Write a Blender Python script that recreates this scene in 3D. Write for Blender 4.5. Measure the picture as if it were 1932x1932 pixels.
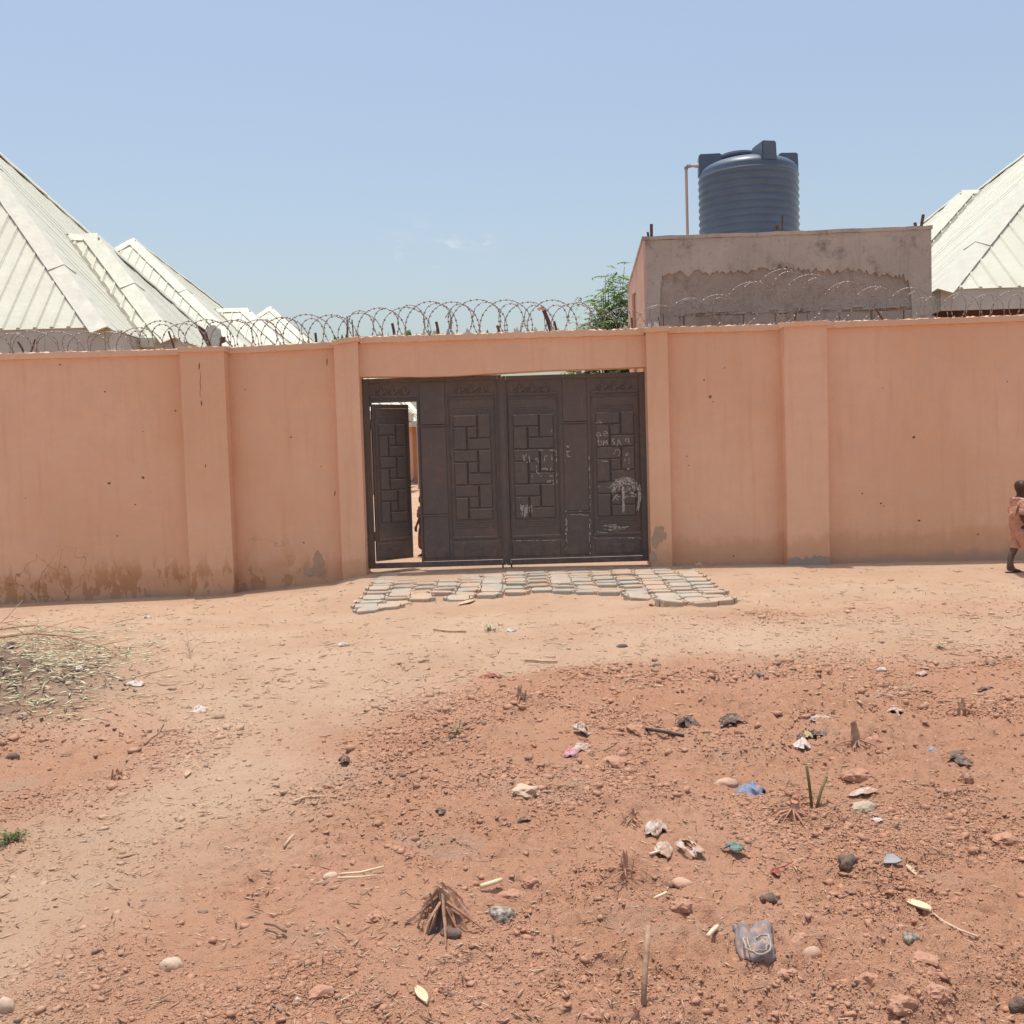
import bpy, bmesh, math, random
import numpy as np
from mathutils import Vector, Matrix, Euler

random.seed(7); rng = np.random.default_rng(7)
scn = bpy.context.scene
for o in list(bpy.data.objects): bpy.data.objects.remove(o)
COL = scn.collection

# ------------------------------------------------------------------ camera
CAM_Z = 1.55
PITCH = math.radians(3.1); ROLL = -0.030
cam_m = Matrix.Translation((0, 0, CAM_Z)) @ Matrix.Rotation(math.pi/2-PITCH, 4, 'X') @ Matrix.Rotation(ROLL, 4, 'Z')
cd = bpy.data.cameras.new('camera'); cam = bpy.data.objects.new('camera', cd); COL.objects.link(cam)
cam.matrix_world = cam_m
cd.sensor_width = 36; cd.lens = 36; cd.clip_end = 6000; cd.clip_start = 0.05
scn.camera = cam

# ------------------------------------------------------------------ sky and sun
SUN = Vector((-0.055, 0.115, 0.99)).normalized()
world = bpy.data.worlds.new('World'); scn.world = world; world.use_nodes = True
wt = world.node_tree; wt.nodes.clear()
w_out = wt.nodes.new('ShaderNodeOutputWorld'); w_bg = wt.nodes.new('ShaderNodeBackground')
sky = wt.nodes.new('ShaderNodeTexSky'); sky.sky_type = 'NISHITA'; sky.sun_disc = False
sky.sun_elevation = math.asin(SUN.z); sky.sun_rotation = math.atan2(SUN.x, SUN.y)
sky.altitude = 300; sky.air_density = 1.3; sky.dust_density = 4.2; sky.ozone_density = 0.0
w_bg.inputs['Strength'].default_value = 0.096
# a few small wisps of cloud low in the sky over the gate
def sky_wisps():
    n = wt.nodes; l = wt.links
    tc = n.new('ShaderNodeTexCoord'); no = n.new('ShaderNodeTexNoise'); no.inputs['Scale'].default_value = 26; no.inputs['Detail'].default_value = 7; no.inputs['Roughness'].default_value = .62
    mp = n.new('ShaderNodeMapping'); mp.inputs['Scale'].default_value = (1, 1, 2.2); l.new(tc.outputs['Generated'], mp.inputs['Vector']); l.new(mp.outputs[0], no.inputs['Vector'])
    tot = None
    for (px, py, rad, amp) in ((752, 474, .026, .8), (856, 460, .022, .7), (908, 452, .018, 1.0), (830, 462, .075, .25)):
        R_ = cam_m.to_3x3(); d = (R_ @ Vector(((px-966)/1932, -(py-966)/1932, -1))).normalized()
        sb = n.new('ShaderNodeVectorMath'); sb.operation = 'SUBTRACT'; sb.inputs[1].default_value = d; l.new(tc.outputs['Generated'], sb.inputs[0])
        sc = n.new('ShaderNodeVectorMath'); sc.operation = 'MULTIPLY'; sc.inputs[1].default_value = (1, 1, 2.0); l.new(sb.outputs[0], sc.inputs[0])
        ln = n.new('ShaderNodeVectorMath'); ln.operation = 'LENGTH'; l.new(sc.outputs[0], ln.inputs[0])
        mr = n.new('ShaderNodeMapRange'); mr.interpolation_type = 'SMOOTHSTEP'; mr.inputs['From Min'].default_value = rad; mr.inputs['From Max'].default_value = 0; mr.inputs['To Max'].default_value = amp; l.new(ln.outputs['Value'], mr.inputs['Value'])
        if tot is None: tot = mr.outputs[0]
        else:
            ad = n.new('ShaderNodeMath'); ad.operation = 'MAXIMUM'; l.new(tot, ad.inputs[0]); l.new(mr.outputs[0], ad.inputs[1]); tot = ad.outputs[0]
    nr = n.new('ShaderNodeMapRange'); nr.interpolation_type = 'SMOOTHSTEP'; nr.inputs['From Min'].default_value = .47; nr.inputs['From Max'].default_value = .72; l.new(no.outputs['Fac'], nr.inputs['Value'])
    mu = n.new('ShaderNodeMath'); mu.operation = 'MULTIPLY'; l.new(tot, mu.inputs[0]); l.new(nr.outputs[0], mu.inputs[1])
    mx = n.new('ShaderNodeMix'); mx.data_type = 'RGBA'; l.new(mu.outputs[0], mx.inputs[0]); l.new(sky.outputs[0], mx.inputs[6]); mx.inputs[7].default_value = (5.6, 5.7, 5.8, 1)
    return mx.outputs[2]
wt.links.new(sky_wisps(), w_bg.inputs['Color']); wt.links.new(w_bg.outputs[0], w_out.inputs['Surface'])
sl = bpy.data.lights.new('sun', 'SUN'); sl.energy = 2.05; sl.angle = math.radians(0.55); sl.color = (1.0, 0.955, 0.89)
so = bpy.data.objects.new('sun', sl); COL.objects.link(so); so.rotation_euler = SUN.to_track_quat('Z', 'Y').to_euler()
so.location = (0, 0, 30)
vs = scn.view_settings; vs.view_transform = 'Standard'; vs.look = 'None'; vs.exposure = 0.72; vs.gamma = 1.0; vs.use_curve_mapping = False
scn.render.engine = 'CYCLES'
scn.cycles.max_bounces = 8; scn.cycles.diffuse_bounces = 5

# ------------------------------------------------------------------ helpers
R3 = cam_m.to_3x3(); C0 = Vector((0, 0, CAM_Z))
def ray(x, y): return R3 @ Vector(((x-966)/1932, -(y-966)/1932, -1))
def P(x, y, Y):
    d = ray(x, y); return C0 + d*(Y/d.y)
def lerp_pts(pts, x):
    xs = [p[0] for p in pts]; ys = [p[1] for p in pts]
    return np.interp(x, xs, ys)
def sstep(a, b, x):
    t = np.clip((x-a)/(b-a), 0, 1); return t*t*(3-2*t)

LAT = np.random.default_rng(3).random((256, 256))
def vnoise(x, y):
    x = np.asarray(x, float); y = np.asarray(y, float)
    xi = np.floor(x).astype(int); yi = np.floor(y).astype(int); fx = x-xi; fy = y-yi
    fx = fx*fx*(3-2*fx); fy = fy*fy*(3-2*fy)
    a = LAT[xi % 256, yi % 256]; b = LAT[(xi+1) % 256, yi % 256]; c = LAT[xi % 256, (yi+1) % 256]; d = LAT[(xi+1) % 256, (yi+1) % 256]
    return (a*(1-fx)+b*fx)*(1-fy)+(c*(1-fx)+d*fx)*fy*1.0
def fbm(x, y, s, o=3):
    t = 0; a = 1; n = 0
    for k in range(o):
        t = t+a*(vnoise(x*s+17.3*k, y*s+41.7*k)-.5); n += a; a *= .5; s *= 2.03
    return t/n*2      # about -1..1

class MB:
    def __init__(s): s.v = []; s.f = []
    def add(s, vs, fs):
        b = len(s.v); s.v += [tuple(v) for v in vs]; s.f += [tuple(i+b for i in f) for f in fs]; return s
    def hexa(s, p):   # 8 points: bottom 4 (ccw) then top 4
        return s.add(p, [(3,2,1,0),(4,5,6,7),(0,1,5,4),(1,2,6,5),(2,3,7,6),(3,0,4,7)])
    def box(s, x0, x1, y0, y1, z0, z1):
        return s.hexa([(x0,y0,z0),(x1,y0,z0),(x1,y1,z0),(x0,y1,z0),(x0,y0,z1),(x1,y0,z1),(x1,y1,z1),(x0,y1,z1)])
    def raised(s, x0, x1, z0, z1, yb, yf, bev=.008):   # plate facing -Y with bevelled rim
        return s.add([(x0,yb,z0),(x1,yb,z0),(x1,yb,z1),(x0,yb,z1),(x0+bev,yf,z0+bev),(x1-bev,yf,z0+bev),(x1-bev,yf,z1-bev),(x0+bev,yf,z1-bev)],
              [(4,5,6,7),(0,1,5,4),(1,2,6,5),(2,3,7,6),(3,0,4,7),(3,2,1,0)])
    def extrude(s, poly, off):      # convex or simple poly of 3D points, extruded by vector off
        n = len(poly); a = [Vector(p) for p in poly]; b = [p+Vector(off) for p in a]
        return s.add(a+b, [tuple(range(n))[::-1], tuple(range(n, 2*n))]+[(i, (i+1) % n, n+(i+1) % n, n+i) for i in range(n)])
    def tube(s, pts, r, n=6, caps=True):
        pts = [Vector(p) for p in pts]; rs = r if hasattr(r, '__len__') else [r]*len(pts); rings = []
        up = Vector((0.31, 0.17, 0.93))
        for i, p in enumerate(pts):
            t = (pts[min(i+1, len(pts)-1)]-pts[max(i-1, 0)]).normalized()
            if abs(t.dot(up)) > .97: u = t.cross(Vector((1, 0, 0))).normalized()
            else: u = t.cross(up).normalized()
            w = t.cross(u)
            rings.append([p+(u*math.cos(2*math.pi*k/n)+w*math.sin(2*math.pi*k/n))*rs[i] for k in range(n)])
        vs = [v for rg in rings for v in rg]; fs = []
        for i in range(len(pts)-1):
            for k in range(n): fs.append((i*n+k, i*n+(k+1) % n, (i+1)*n+(k+1) % n, (i+1)*n+k))
        if caps: fs += [tuple(range(n))[::-1], tuple(range((len(pts)-1)*n, len(pts)*n))]
        return s.add(vs, fs)
    def lathe(s, prof, c=(0,0), n=48):
        vs = []; fs = []
        for r, z in prof:
            for k in range(n): a = 2*math.pi*k/n; vs.append((c[0]+r*math.cos(a), c[1]+r*math.sin(a), z))
        for i in range(len(prof)-1):
            for k in range(n): fs.append((i*n+k, i*n+(k+1) % n, (i+1)*n+(k+1) % n, (i+1)*n+k))
        fs += [tuple(range(n))[::-1], tuple(range((len(prof)-1)*n, len(prof)*n))]
        return s.add(vs, fs)
    def build(s, name, mat, parent=None, smooth=False, org=None, kind=None):
        me = bpy.data.meshes.new(name); o = Vector((0,0,0))
        if parent is not None: o = ORG[root_of(parent)]
        if org is not None and parent is None: o = Vector(org)
        me.from_pydata([tuple(Vector(v)-o) for v in s.v], [], s.f); me.update()
        if smooth: me.polygons.foreach_set('use_smooth', [True]*len(me.polygons))
        me.materials.append(mat)
        ob = bpy.data.objects.new(name, me); COL.objects.link(ob)
        if parent is not None: ob.parent = parent
        else: ob.location = o; ORG[ob] = o
        if kind: ob['kind'] = kind
        return ob
ORG = {}
def root_of(o):
    while o.parent is not None: o = o.parent
    return o
def tag(o, label, cat, group=None):
    o['label'] = label; o['category'] = cat
    if group: o['group'] = group
    return o
def thing(name, label, cat, loc, group=None):
    o = bpy.data.objects.new(name, None); COL.objects.link(o); o.location = loc; o.empty_display_size = .2
    ORG[o] = Vector(loc); return tag(o, label, cat, group)

# ------------------------------------------------------------------ materials
def new_mat(name):
    m = bpy.data.materials.new(name); m.use_nodes = True; nt = m.node_tree; nt.nodes.clear()
    out = nt.nodes.new('ShaderNodeOutputMaterial'); b = nt.nodes.new('ShaderNodeBsdfPrincipled')
    nt.links.new(b.outputs[0], out.inputs[0]); return m, nt, b
class NT:
    def __init__(s, nt): s.nt = nt
    def n(s, t, **kw):
        x = s.nt.nodes.new(t)
        for k, v in kw.items(): setattr(x, k, v)
        return x
    def link(s, a, b): s.nt.links.new(a, b)
    def pos(s):
        return s.n('ShaderNodeNewGeometry').outputs['Position']
    def objc(s): return s.n('ShaderNodeTexCoord').outputs['Object']
    def mapping(s, v, scale):
        m = s.n('ShaderNodeMapping'); m.inputs['Scale'].default_value = scale; s.link(v, m.inputs['Vector']); return m.outputs[0]
    def noise(s, v, scale, detail=4, rough=.6):
        x = s.n('ShaderNodeTexNoise'); x.inputs['Scale'].default_value = scale; x.inputs['Detail'].default_value = detail
        x.inputs['Roughness'].default_value = rough; s.link(v, x.inputs['Vector']); return x.outputs['Fac']
    def voro(s, v, scale, feature='F1'):
        x = s.n('ShaderNodeTexVoronoi', feature=feature); x.inputs['Scale'].default_value = scale; s.link(v, x.inputs['Vector']); return x.outputs['Distance']
    def rng(s, v, a, b, c=0., d=1.):
        x = s.n('ShaderNodeMapRange'); x.interpolation_type = 'SMOOTHSTEP'
        for i, q in zip(('From Min', 'From Max', 'To Min', 'To Max'), (a, b, c, d)): x.inputs[i].default_value = q
        s.link(v, x.inputs['Value']); return x.outputs[0]
    def math(s, op, a, b=None):
        x = s.n('ShaderNodeMath', operation=op)
        for i, q in enumerate((a, b)):
            if q is None: continue
            if isinstance(q, (int, float)): x.inputs[i].default_value = q
            else: s.link(q, x.inputs[i])
        return x.outputs[0]
    def mix(s, f, a, b):
        x = s.n('ShaderNodeMix', data_type='RGBA')
        for i, q in ((0, f), (6, a), (7, b)):
            if isinstance(q, (int, float)): x.inputs[i].default_value = q
            elif isinstance(q, tuple): x.inputs[i].default_value = (*q, 1)
            else: s.link(q, x.inputs[i])
        return x.outputs[2]
    def bump(s, h, strength, dist, b, prev=None):
        x = s.n('ShaderNodeBump'); x.inputs['Strength'].default_value = strength; x.inputs['Distance'].default_value = dist
        s.link(h, x.inputs['Height'])
        if prev: s.link(prev, x.inputs['Normal'])
        s.link(x.outputs[0], b.inputs['Normal']); return x.outputs[0]
    def sep(s, v):
        x = s.n('ShaderNodeSeparateXYZ'); s.link(v, x.inputs[0]); return x.outputs

def dusty(name, c1, c2, rough=.7):
    m, nt, b = new_mat(name); t = NT(nt); v = t.objc()
    col = t.mix(t.rng(t.noise(v, 18, 4), .35, .65), c1, c2)
    col = t.mix(t.rng(t.noise(t.pos(), 30, 5, .7), .44, .66, .12, .85), col, (.47, .28, .19))
    t.link(col, b.inputs['Base Color']); b.inputs['Roughness'].default_value = rough; b.inputs['Specular IOR Level'].default_value = .25
    t.bump(t.noise(v, 40, 4), .4, .008, b); return m
def simple(name, c1, c2=None, scale=8, rough=.8, bump=.2, bscale=40, bdist=.01, metal=0, spec=.3, local=True, alpha=None):
    m, nt, b = new_mat(name); t = NT(nt); v = t.objc() if local else t.pos()
    c2 = c2 or tuple(x*.72 for x in c1)
    f = t.rng(t.noise(v, scale, 5), .32, .68)
    t.link(t.mix(f, c1, c2), b.inputs['Base Color'])
    b.inputs['Roughness'].default_value = rough; b.inputs['Metallic'].default_value = metal
    b.inputs['Specular IOR Level'].default_value = spec
    if bump: t.bump(t.noise(v, bscale, 4), bump, bdist, b)
    if alpha: b.inputs['Transmission Weight'].default_value = alpha
    return m

def wall_mat(name, c=(.83,.525,.352), base_slope=.02, stain=1.0):
    m, nt, b = new_mat(name); t = NT(nt); v = t.pos(); X, Y, Z = t.sep(v)[:3]
    zz = t.math('SUBTRACT', Z, t.math('MULTIPLY', X, base_slope))          # height above the sloping foot
    big = t.noise(v, .45, 3); fine = t.noise(v, 5, 6)
    col = t.mix(t.rng(big, .3, .7), c, tuple(x*y for x, y in zip(c, (.90, .85, .79))))
    col = t.mix(t.rng(fine, .35, .8, 0, .3), col, tuple(x*.8 for x in c))
    trow = t.noise(t.mapping(v, (1.2, 1, 2.6)), 2.2, 6, .7)
    col = t.mix(t.rng(trow, .42, .72, 0, .35), col, (c[0]*.88, c[1]*.90, c[2]*.98))
    streak = t.noise(t.mapping(v, (6, 6, .5)), 1.6, 4)
    col = t.mix(t.rng(streak, .48, .78, 0, .34), col, (c[0]*.78, c[1]*.68, c[2]*.55))
    # damp stains and peeled paint low on the wall
    low = t.rng(zz, .95, .05)
    pat = t.noise(t.mapping(v, (1.5, 1, 1)), 2.6, 7, .68)
    st = t.rng(t.math('MULTIPLY', t.math('ADD', pat, t.math('MULTIPLY', low, .30)), low), .44, .66, 0, .45*stain)
    col = t.mix(st, col, (.60, .31, .15))
    leftm = t.rng(X, -1.6, -3.4)
    low2 = t.math('MULTIPLY', t.rng(zz, .62, .12), leftm)
    pp = t.noise(t.mapping(v, (2.2, 1, .9)), 3.2, 8, .62)
    col = t.mix(t.math('MULTIPLY', t.rng(pp, .52, .55), t.math('MULTIPLY', low2, .85)), col, (.50, .25, .12))
    foot = t.rng(t.math('ADD', zz, t.math('MULTIPLY', t.noise(v, 4, 4), .22)), .22, .10)
    col = t.mix(t.math('MULTIPLY', foot, .55*stain), col, (.42, .31, .23))
    # cracks near the foot
    wv = t.n('ShaderNodeVectorMath', operation='ADD'); t.link(v, wv.inputs[0])
    nc = t.n('ShaderNodeTexNoise'); nc.inputs['Scale'].default_value = 3; t.link(v, nc.inputs['Vector'])
    sc = t.n('ShaderNodeVectorMath', operation='SCALE'); sc.inputs['Scale'].default_value = .5; t.link(nc.outputs['Color'], sc.inputs[0]); t.link(sc.outputs[0], wv.inputs[1])
    ed = t.voro(wv.outputs[0], 2.3, 'DISTANCE_TO_EDGE')
    crk = t.math('MULTIPLY', t.rng(ed, .016, .004), t.math('MULTIPLY', t.math('MULTIPLY', leftm, t.rng(zz, .8, .35)), t.rng(t.noise(v, 1.1, 2), .46, .6)))
    col = t.mix(t.math('MULTIPLY', crk, .7), col, (.25, .13, .07))
    # small knocks and pits
    vo = t.n('ShaderNodeTexVoronoi'); vo.inputs['Scale'].default_value = 1.55; t.link(v, vo.inputs['Vector'])
    cs = t.sep(vo.outputs['Color'])[0]
    pit = t.math('LESS_THAN', vo.outputs['Distance'], t.math('MULTIPLY', t.math('POWER', cs, 1.6), .038))
    col = t.mix(t.math('MULTIPLY', pit, .75), col, (.13, .07, .045))
    # rubbed scuffs at body height
    sm = t.noise(t.mapping(v, (3, 1, 9)), 3, 8, .75)
    sb = t.math('MULTIPLY', t.rng(zz, .5, .8), t.rng(zz, 1.5, 1.1))
    col = t.mix(t.math('MULTIPLY', t.rng(sm, .62, .70), t.math('MULTIPLY', sb, t.rng(t.noise(v, .8, 1), .52, .62, 0, .55))), col, (.38, .22, .14))
    t.link(col, b.inputs['Base Color']); b.inputs['Roughness'].default_value = .85; b.inputs['Specular IOR Level'].default_value = .2
    h = t.math('ADD', t.math('MULTIPLY', t.noise(v, 1.7, 3), 2.0), t.math('SUBTRACT', t.math('MULTIPLY', t.noise(v, 70, 3), .12), t.math('MULTIPLY', st, .35)))
    t.bump(t.math('ADD', h, t.math('MULTIPLY', trow, .8)), .6, .022, b)
    return m

def soil_mat(name, bumpy=True):
    m, nt, b = new_mat(name); t = NT(nt); v = t.pos()
    at = t.n('ShaderNodeAttribute', attribute_name='red').outputs['Fac']
    tone = t.n('ShaderNodeAttribute', attribute_name='tone').outputs['Fac']
    n1 = t.noise(v, .9, 4); n2 = t.noise(v, 7, 6, .7); n3 = t.noise(v, 45, 4, .7)
    tan = t.mix(t.rng(n1, .3, .7), (.57, .40, .275), (.515, .335, .22))
    red = t.mix(t.rng(n1, .3, .7), (.51, .285, .185), (.465, .245, .15))
    mask = t.rng(t.math('ADD', at, t.math('MULTIPLY', t.math('SUBTRACT', n2, .5), .55)), .05, .95)
    col = t.mix(mask, tan, red)
    col = t.mix(t.rng(n2, .52, .75, 0, .35), col, (.43, .26, .17))
    col = t.mix(t.rng(n3, .55, .8, 0, .35), col, (.33, .18, .115))
    col = t.mix(t.rng(n3, .45, .2, 0, .35), col, (.60, .40, .27))
    # greyish compost dust in places
    col = t.mix(t.rng(t.noise(v, 1.7, 5, .65), .54, .72, 0, .5), col, (.43, .31, .225))
    col = t.mix(tone, col, (.24, .175, .135))
    t.link(col, b.inputs['Base Color']); b.inputs['Roughness'].default_value = .95; b.inputs['Specular IOR Level'].default_value = .1
    if bumpy:
        h = t.math('ADD', t.math('MULTIPLY', t.noise(v, 45, 5, .75), 1.0), t.math('MULTIPLY', t.noise(v, 150, 3, .7), .5))
        t.bump(h, .85, .020, b)
    return m

M = {}
M['wall'] = wall_mat('peach_wall_paint')
M['coping'] = wall_mat('peach_coping_mortar', (.80, .53, .36), .02, 0)
M['soil'] = soil_mat('dry_soil'); M['clod'] = soil_mat('soil_clod', False)
M['roof'] = simple('cream_roof_sheet', (.65, .645, .52), (.605, .595, .47), 1.6, .5, .25, 5, .05, 0, .4)
M['roofcap'] = simple('cream_ridge_cap', (.65, .645, .53), (.60, .59, .48), 4, .5, .35, 7, .03, 0, .4)
M['gutter'] = simple('dark_valley_metal', (.30, .28, .22), None, 5, .6)  # valley gutter metal, darker than the roof sheets
M['fascia'] = simple('grey_cream_fascia', (.58, .56, .48), (.52, .50, .43), 3, .6, .1)
M['hwall'] = simple('orange_house_wall', (.62, .35, .21), (.56, .31, .19), 2, .85, .1)
M['hwall2'] = simple('maroon_house_wall', (.16, .07, .055), (.12, .055, .045), 2, .85, .1)
M['ppaint'] = simple('peach_tower_paint', (.70, .46, .36), (.62, .39, .29), 1.5, .85, .15)
M['rust'] = simple('rusty_steel', (.16, .085, .06), (.08, .05, .045), 30, .8)
M['pvc'] = simple('beige_pvc_pipe', (.60, .42, .30), (.52, .36, .26), 6, .5, 0)
M['tank'] = simple('dark_blue_grey_polythene', (.095, .135, .19), (.08, .115, .165), 3, .42, .08, 60, .004, 0, .5)
M['wire'] = simple('galvanised_wire', (.30, .28, .27), (.20, .17, .16), 40, .5, 0, metal=.3)
M['glass'] = simple('broken_clear_glass', (.55, .62, .58), (.4, .48, .44), 20, .12, 0, spec=.6)
M['glassg'] = simple('broken_green_glass', (.03, .30, .10), (.02, .2, .06), 20, .12, 0, spec=.6)
M['straw'] = simple('dry_straw', (.68, .51, .34), (.52, .36, .23), 12, .85, 0, local=False)
M['strawp'] = simple('pale_straw', (.80, .66, .45), (.70, .55, .36), 12, .8, .1)
M['leafdry'] = simple('pale_green_dry_leaf', (.72, .71, .48), (.62, .54, .35), 9, .8, 0, local=False)
M['ash'] = simple('grey_ash', (.36, .29, .25), (.24, .19, .17), 25, .95, .8, 60, .02, local=False)
M['stone'] = simple('brown_stone', (.56, .37, .26), (.47, .28, .19), 14, .85, .4, 40, .01)
M['stonepale'] = simple('pale_stone', (.60, .45, .33), (.52, .37, .26), 14, .85, .4, 40, .01)
M['stonegrey'] = simple('grey_stone', (.34, .33, .33), (.26, .24, .23), 10, .75, .4, 40, .01)
M['pumice'] = simple('porous_grey_stone', (.52, .45, .36), (.10, .08, .07), 45, .9, 1, 45, .02)
M['concrete'] = simple('pale_concrete_lump', (.50, .42, .31), (.40, .31, .22), 12, .9, .6, 30, .01)
M['white'] = dusty('white_plastic_film', (.68, .66, .62), (.60, .54, .48))
M['whitedirty'] = dusty('muddy_white_plastic', (.60, .54, .48), (.42, .27, .19))
M['black'] = dusty('black_plastic_film', (.045, .043, .048), (.09, .08, .075))
M['blue'] = dusty('blue_cloth', (.12, .29, .50), (.08, .20, .40))
M['teal'] = dusty('teal_cloth', (.14, .27, .25), (.10, .21, .19))
M['redcl'] = dusty('red_plastic', (.36, .07, .06), (.28, .06, .05))
M['pink'] = dusty('pink_plastic', (.52, .14, .28), (.60, .38, .40))
M['yellow'] = dusty('yellow_print', (.55, .45, .12), (.5, .42, .25))
M['greycl'] = dusty('grey_cotton_cloth', (.27, .27, .30), (.20, .19, .20), .95)
M['greypale'] = simple('pale_grey_hem', (.44, .40, .36), (.34, .29, .25), 18, .9, .3, 60, .006)
M['dung'] = simple('dark_brown_lump', (.22, .15, .115), (.12, .085, .07), 20, .9, .8, 40, .015)
M['clodred'] = simple('red_earth_lump', (.485, .275, .185), (.42, .22, .14), 14, .95, .7, 35, .012)
M['stump'] = simple('dry_stalk_stump', (.48, .31, .20), (.28, .175, .12), 16, .9, .5, 40, .01)
M['stumpdark'] = simple('dark_twig_and_stump_shade', (.12, .085, .07), (.06, .05, .045), 20, .9, .5, 40, .01)  # black twig colour, also the painted shade in the stump's front hollow
M['greenst'] = simple('green_brown_stalk', (.17, .15, .05), (.13, .10, .04), 12, .7, .1)
M['leafg'] = simple('fresh_green_leaf', (.10, .20, .055), (.06, .13, .04), 8, .6, 0)
M['neem'] = simple('neem_leaf', (.33, .45, .21), (.23, .34, .14), 1.6, .55, 0, local=False)
M['bark'] = simple('grey_brown_bark', (.16, .12, .09), None, 12, .9, .6)
M['skin'] = simple('dark_brown_skin', (.085, .045, .032), (.065, .035, .025), 20, .55, .1, spec=.4)
M['skindust'] = simple('dusty_brown_skin', (.16, .115, .09), (.10, .065, .05), 20, .75, .1)
M['cloth'] = simple('peach_cotton', (.60, .33, .235), (.48, .25, .175), 9, .9, .9, 11, .05)
M['wrap'] = simple('patterned_brown_wrapper', (.22, .10, .07), (.05, .03, .025), 26, .9, .1)
M['sandal'] = simple('dark_sandal', (.06, .045, .04), None, 10, .7)
def paver_mat():
    m, nt, b = new_mat('worn_grey_paver'); t = NT(nt); v = t.pos()
    col = t.mix(t.rng(t.noise(v, 3.5, 4), .35, .65), (.44, .415, .34), (.36, .33, .27))
    col = t.mix(t.rng(t.noise(v, 2.2, 6, .7), .42, .62, .1, .85), col, (.53, .36, .245))
    col = t.mix(t.rng(t.noise(v, 40, 4), .55, .75, 0, .5), col, (.25, .20, .155))
    t.link(col, b.inputs['Base Color']); b.inputs['Roughness'].default_value = .95; t.bump(t.noise(v, 45, 4), .6, .01, b); return m
M['paver'] = paver_mat()
M['dark'] = simple('dark_patch', (.05, .045, .04), None, 10, .8)

def gate_mat():
    m, nt, b = new_mat('brown_gate_paint'); t = NT(nt); v = t.pos(); N = t.n('ShaderNodeNewGeometry').outputs['Normal']
    n1 = t.noise(v, 1.3, 4); n2 = t.noise(v, 9, 6, .7); Z = t.sep(v)[2]
    col = t.mix(t.rng(n1, .35, .65), (.105, .088, .083), (.125, .095, .080))
    col = t.mix(t.rng(n2, .5, .75, 0, .35), col, (.19, .15, .125))
    st = t.noise(t.mapping(v, (14, 14, 1.2)), 2, 5, .7)
    col = t.mix(t.rng(st, .56, .75, 0, .4), col, (.24, .195, .17))
    ru = t.math('MULTIPLY', t.rng(n2, .48, .62), t.rng(n1, .5, .66))
    col = t.mix(t.math('MULTIPLY', ru, .5), col, (.19, .10, .065))
    dust = t.math('MULTIPLY', t.rng(t.sep(N)[2], .15, .6), t.rng(t.noise(v, 5, 4), .3, .6, .25, 1))
    col = t.mix(t.math('MULTIPLY', dust, .8), col, (.46, .36, .29))
    foot = t.rng(Z, .75, .2, 0, .35)
    col = t.mix(t.math('MULTIPLY', foot, t.rng(n2, .35, .65)), col, (.28, .18, .13))
    t.link(col, b.inputs['Base Color']); b.inputs['Roughness'].default_value = .55; b.inputs['Specular IOR Level'].default_value = .4
    t.bump(t.math('ADD', t.math('MULTIPLY', t.noise(v, 3.5, 3), 3.0), t.noise(v, 30, 4)), .3, .010, b); return m
M['gate'] = gate_mat()
def chalk_mat():
    m, nt, b = new_mat('chalk'); t = NT(nt); v = t.pos()
    t.link(t.mix(t.rng(t.noise(v, 60, 3), .35, .65), (.52, .475, .43), (.17, .145, .13)), b.inputs['Base Color']); b.inputs['Roughness'].default_value = .95; return m
M['chalk'] = chalk_mat()
def plaster_mat(name, c, dark):
    m, nt, b = new_mat(name); t = NT(nt); v = t.pos()
    col = t.mix(t.rng(t.noise(v, 1.1, 4), .32, .68), c, tuple(x*.84 for x in c))
    col = t.mix(t.rng(t.noise(v, 3.2, 8, .72), .51, .70, 0, .8), col, dark)
    col = t.mix(t.rng(t.noise(v, 16, 5, .7), .55, .75, 0, .5), col, dark)
    col = t.mix(t.rng(t.noise(t.mapping(v, (5, 5, .6)), 1.4, 4), .52, .75, 0, .35), col, dark)
    t.link(col, b.inputs['Base Color']); b.inputs['Roughness'].default_value = .95; b.inputs['Specular IOR Level'].default_value = .1
    t.bump(t.math('ADD', t.noise(v, 9, 6, .7), t.math('MULTIPLY', t.noise(v, 50, 3), .3)), .7, .03, b); return m
M['plaster'] = plaster_mat('grey_cement_render', (.56, .51, .435), (.24, .21, .18))
M['block'] = plaster_mat('rough_sandcrete_block', (.46, .395, .33), (.26, .215, .18))
M['cementskirt'] = plaster_mat('grey_cement_skirt', (.48, .39, .32), (.38, .30, .24))
M['chip'] = simple('recess_dark_brown', (.22, .13, .09), (.15, .09, .065), 30, .95)
M['patch'] = plaster_mat('bare_cement_patch', (.54, .38, .26), (.45, .31, .21))

# ------------------------------------------------------------------ ground
base_px = [(-300,1152),(0,1141),(358,1124),(440,1118),(640,1098),(690,1083),(955,1073),(1230,1068),(1300,1067),(1480,1064),(1600,1063),(1932,1057),(2250,1046)]
BASE = [(P(x, y, 12.95).x, P(x, y, 12.95).z) for x, y in base_px]
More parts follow.
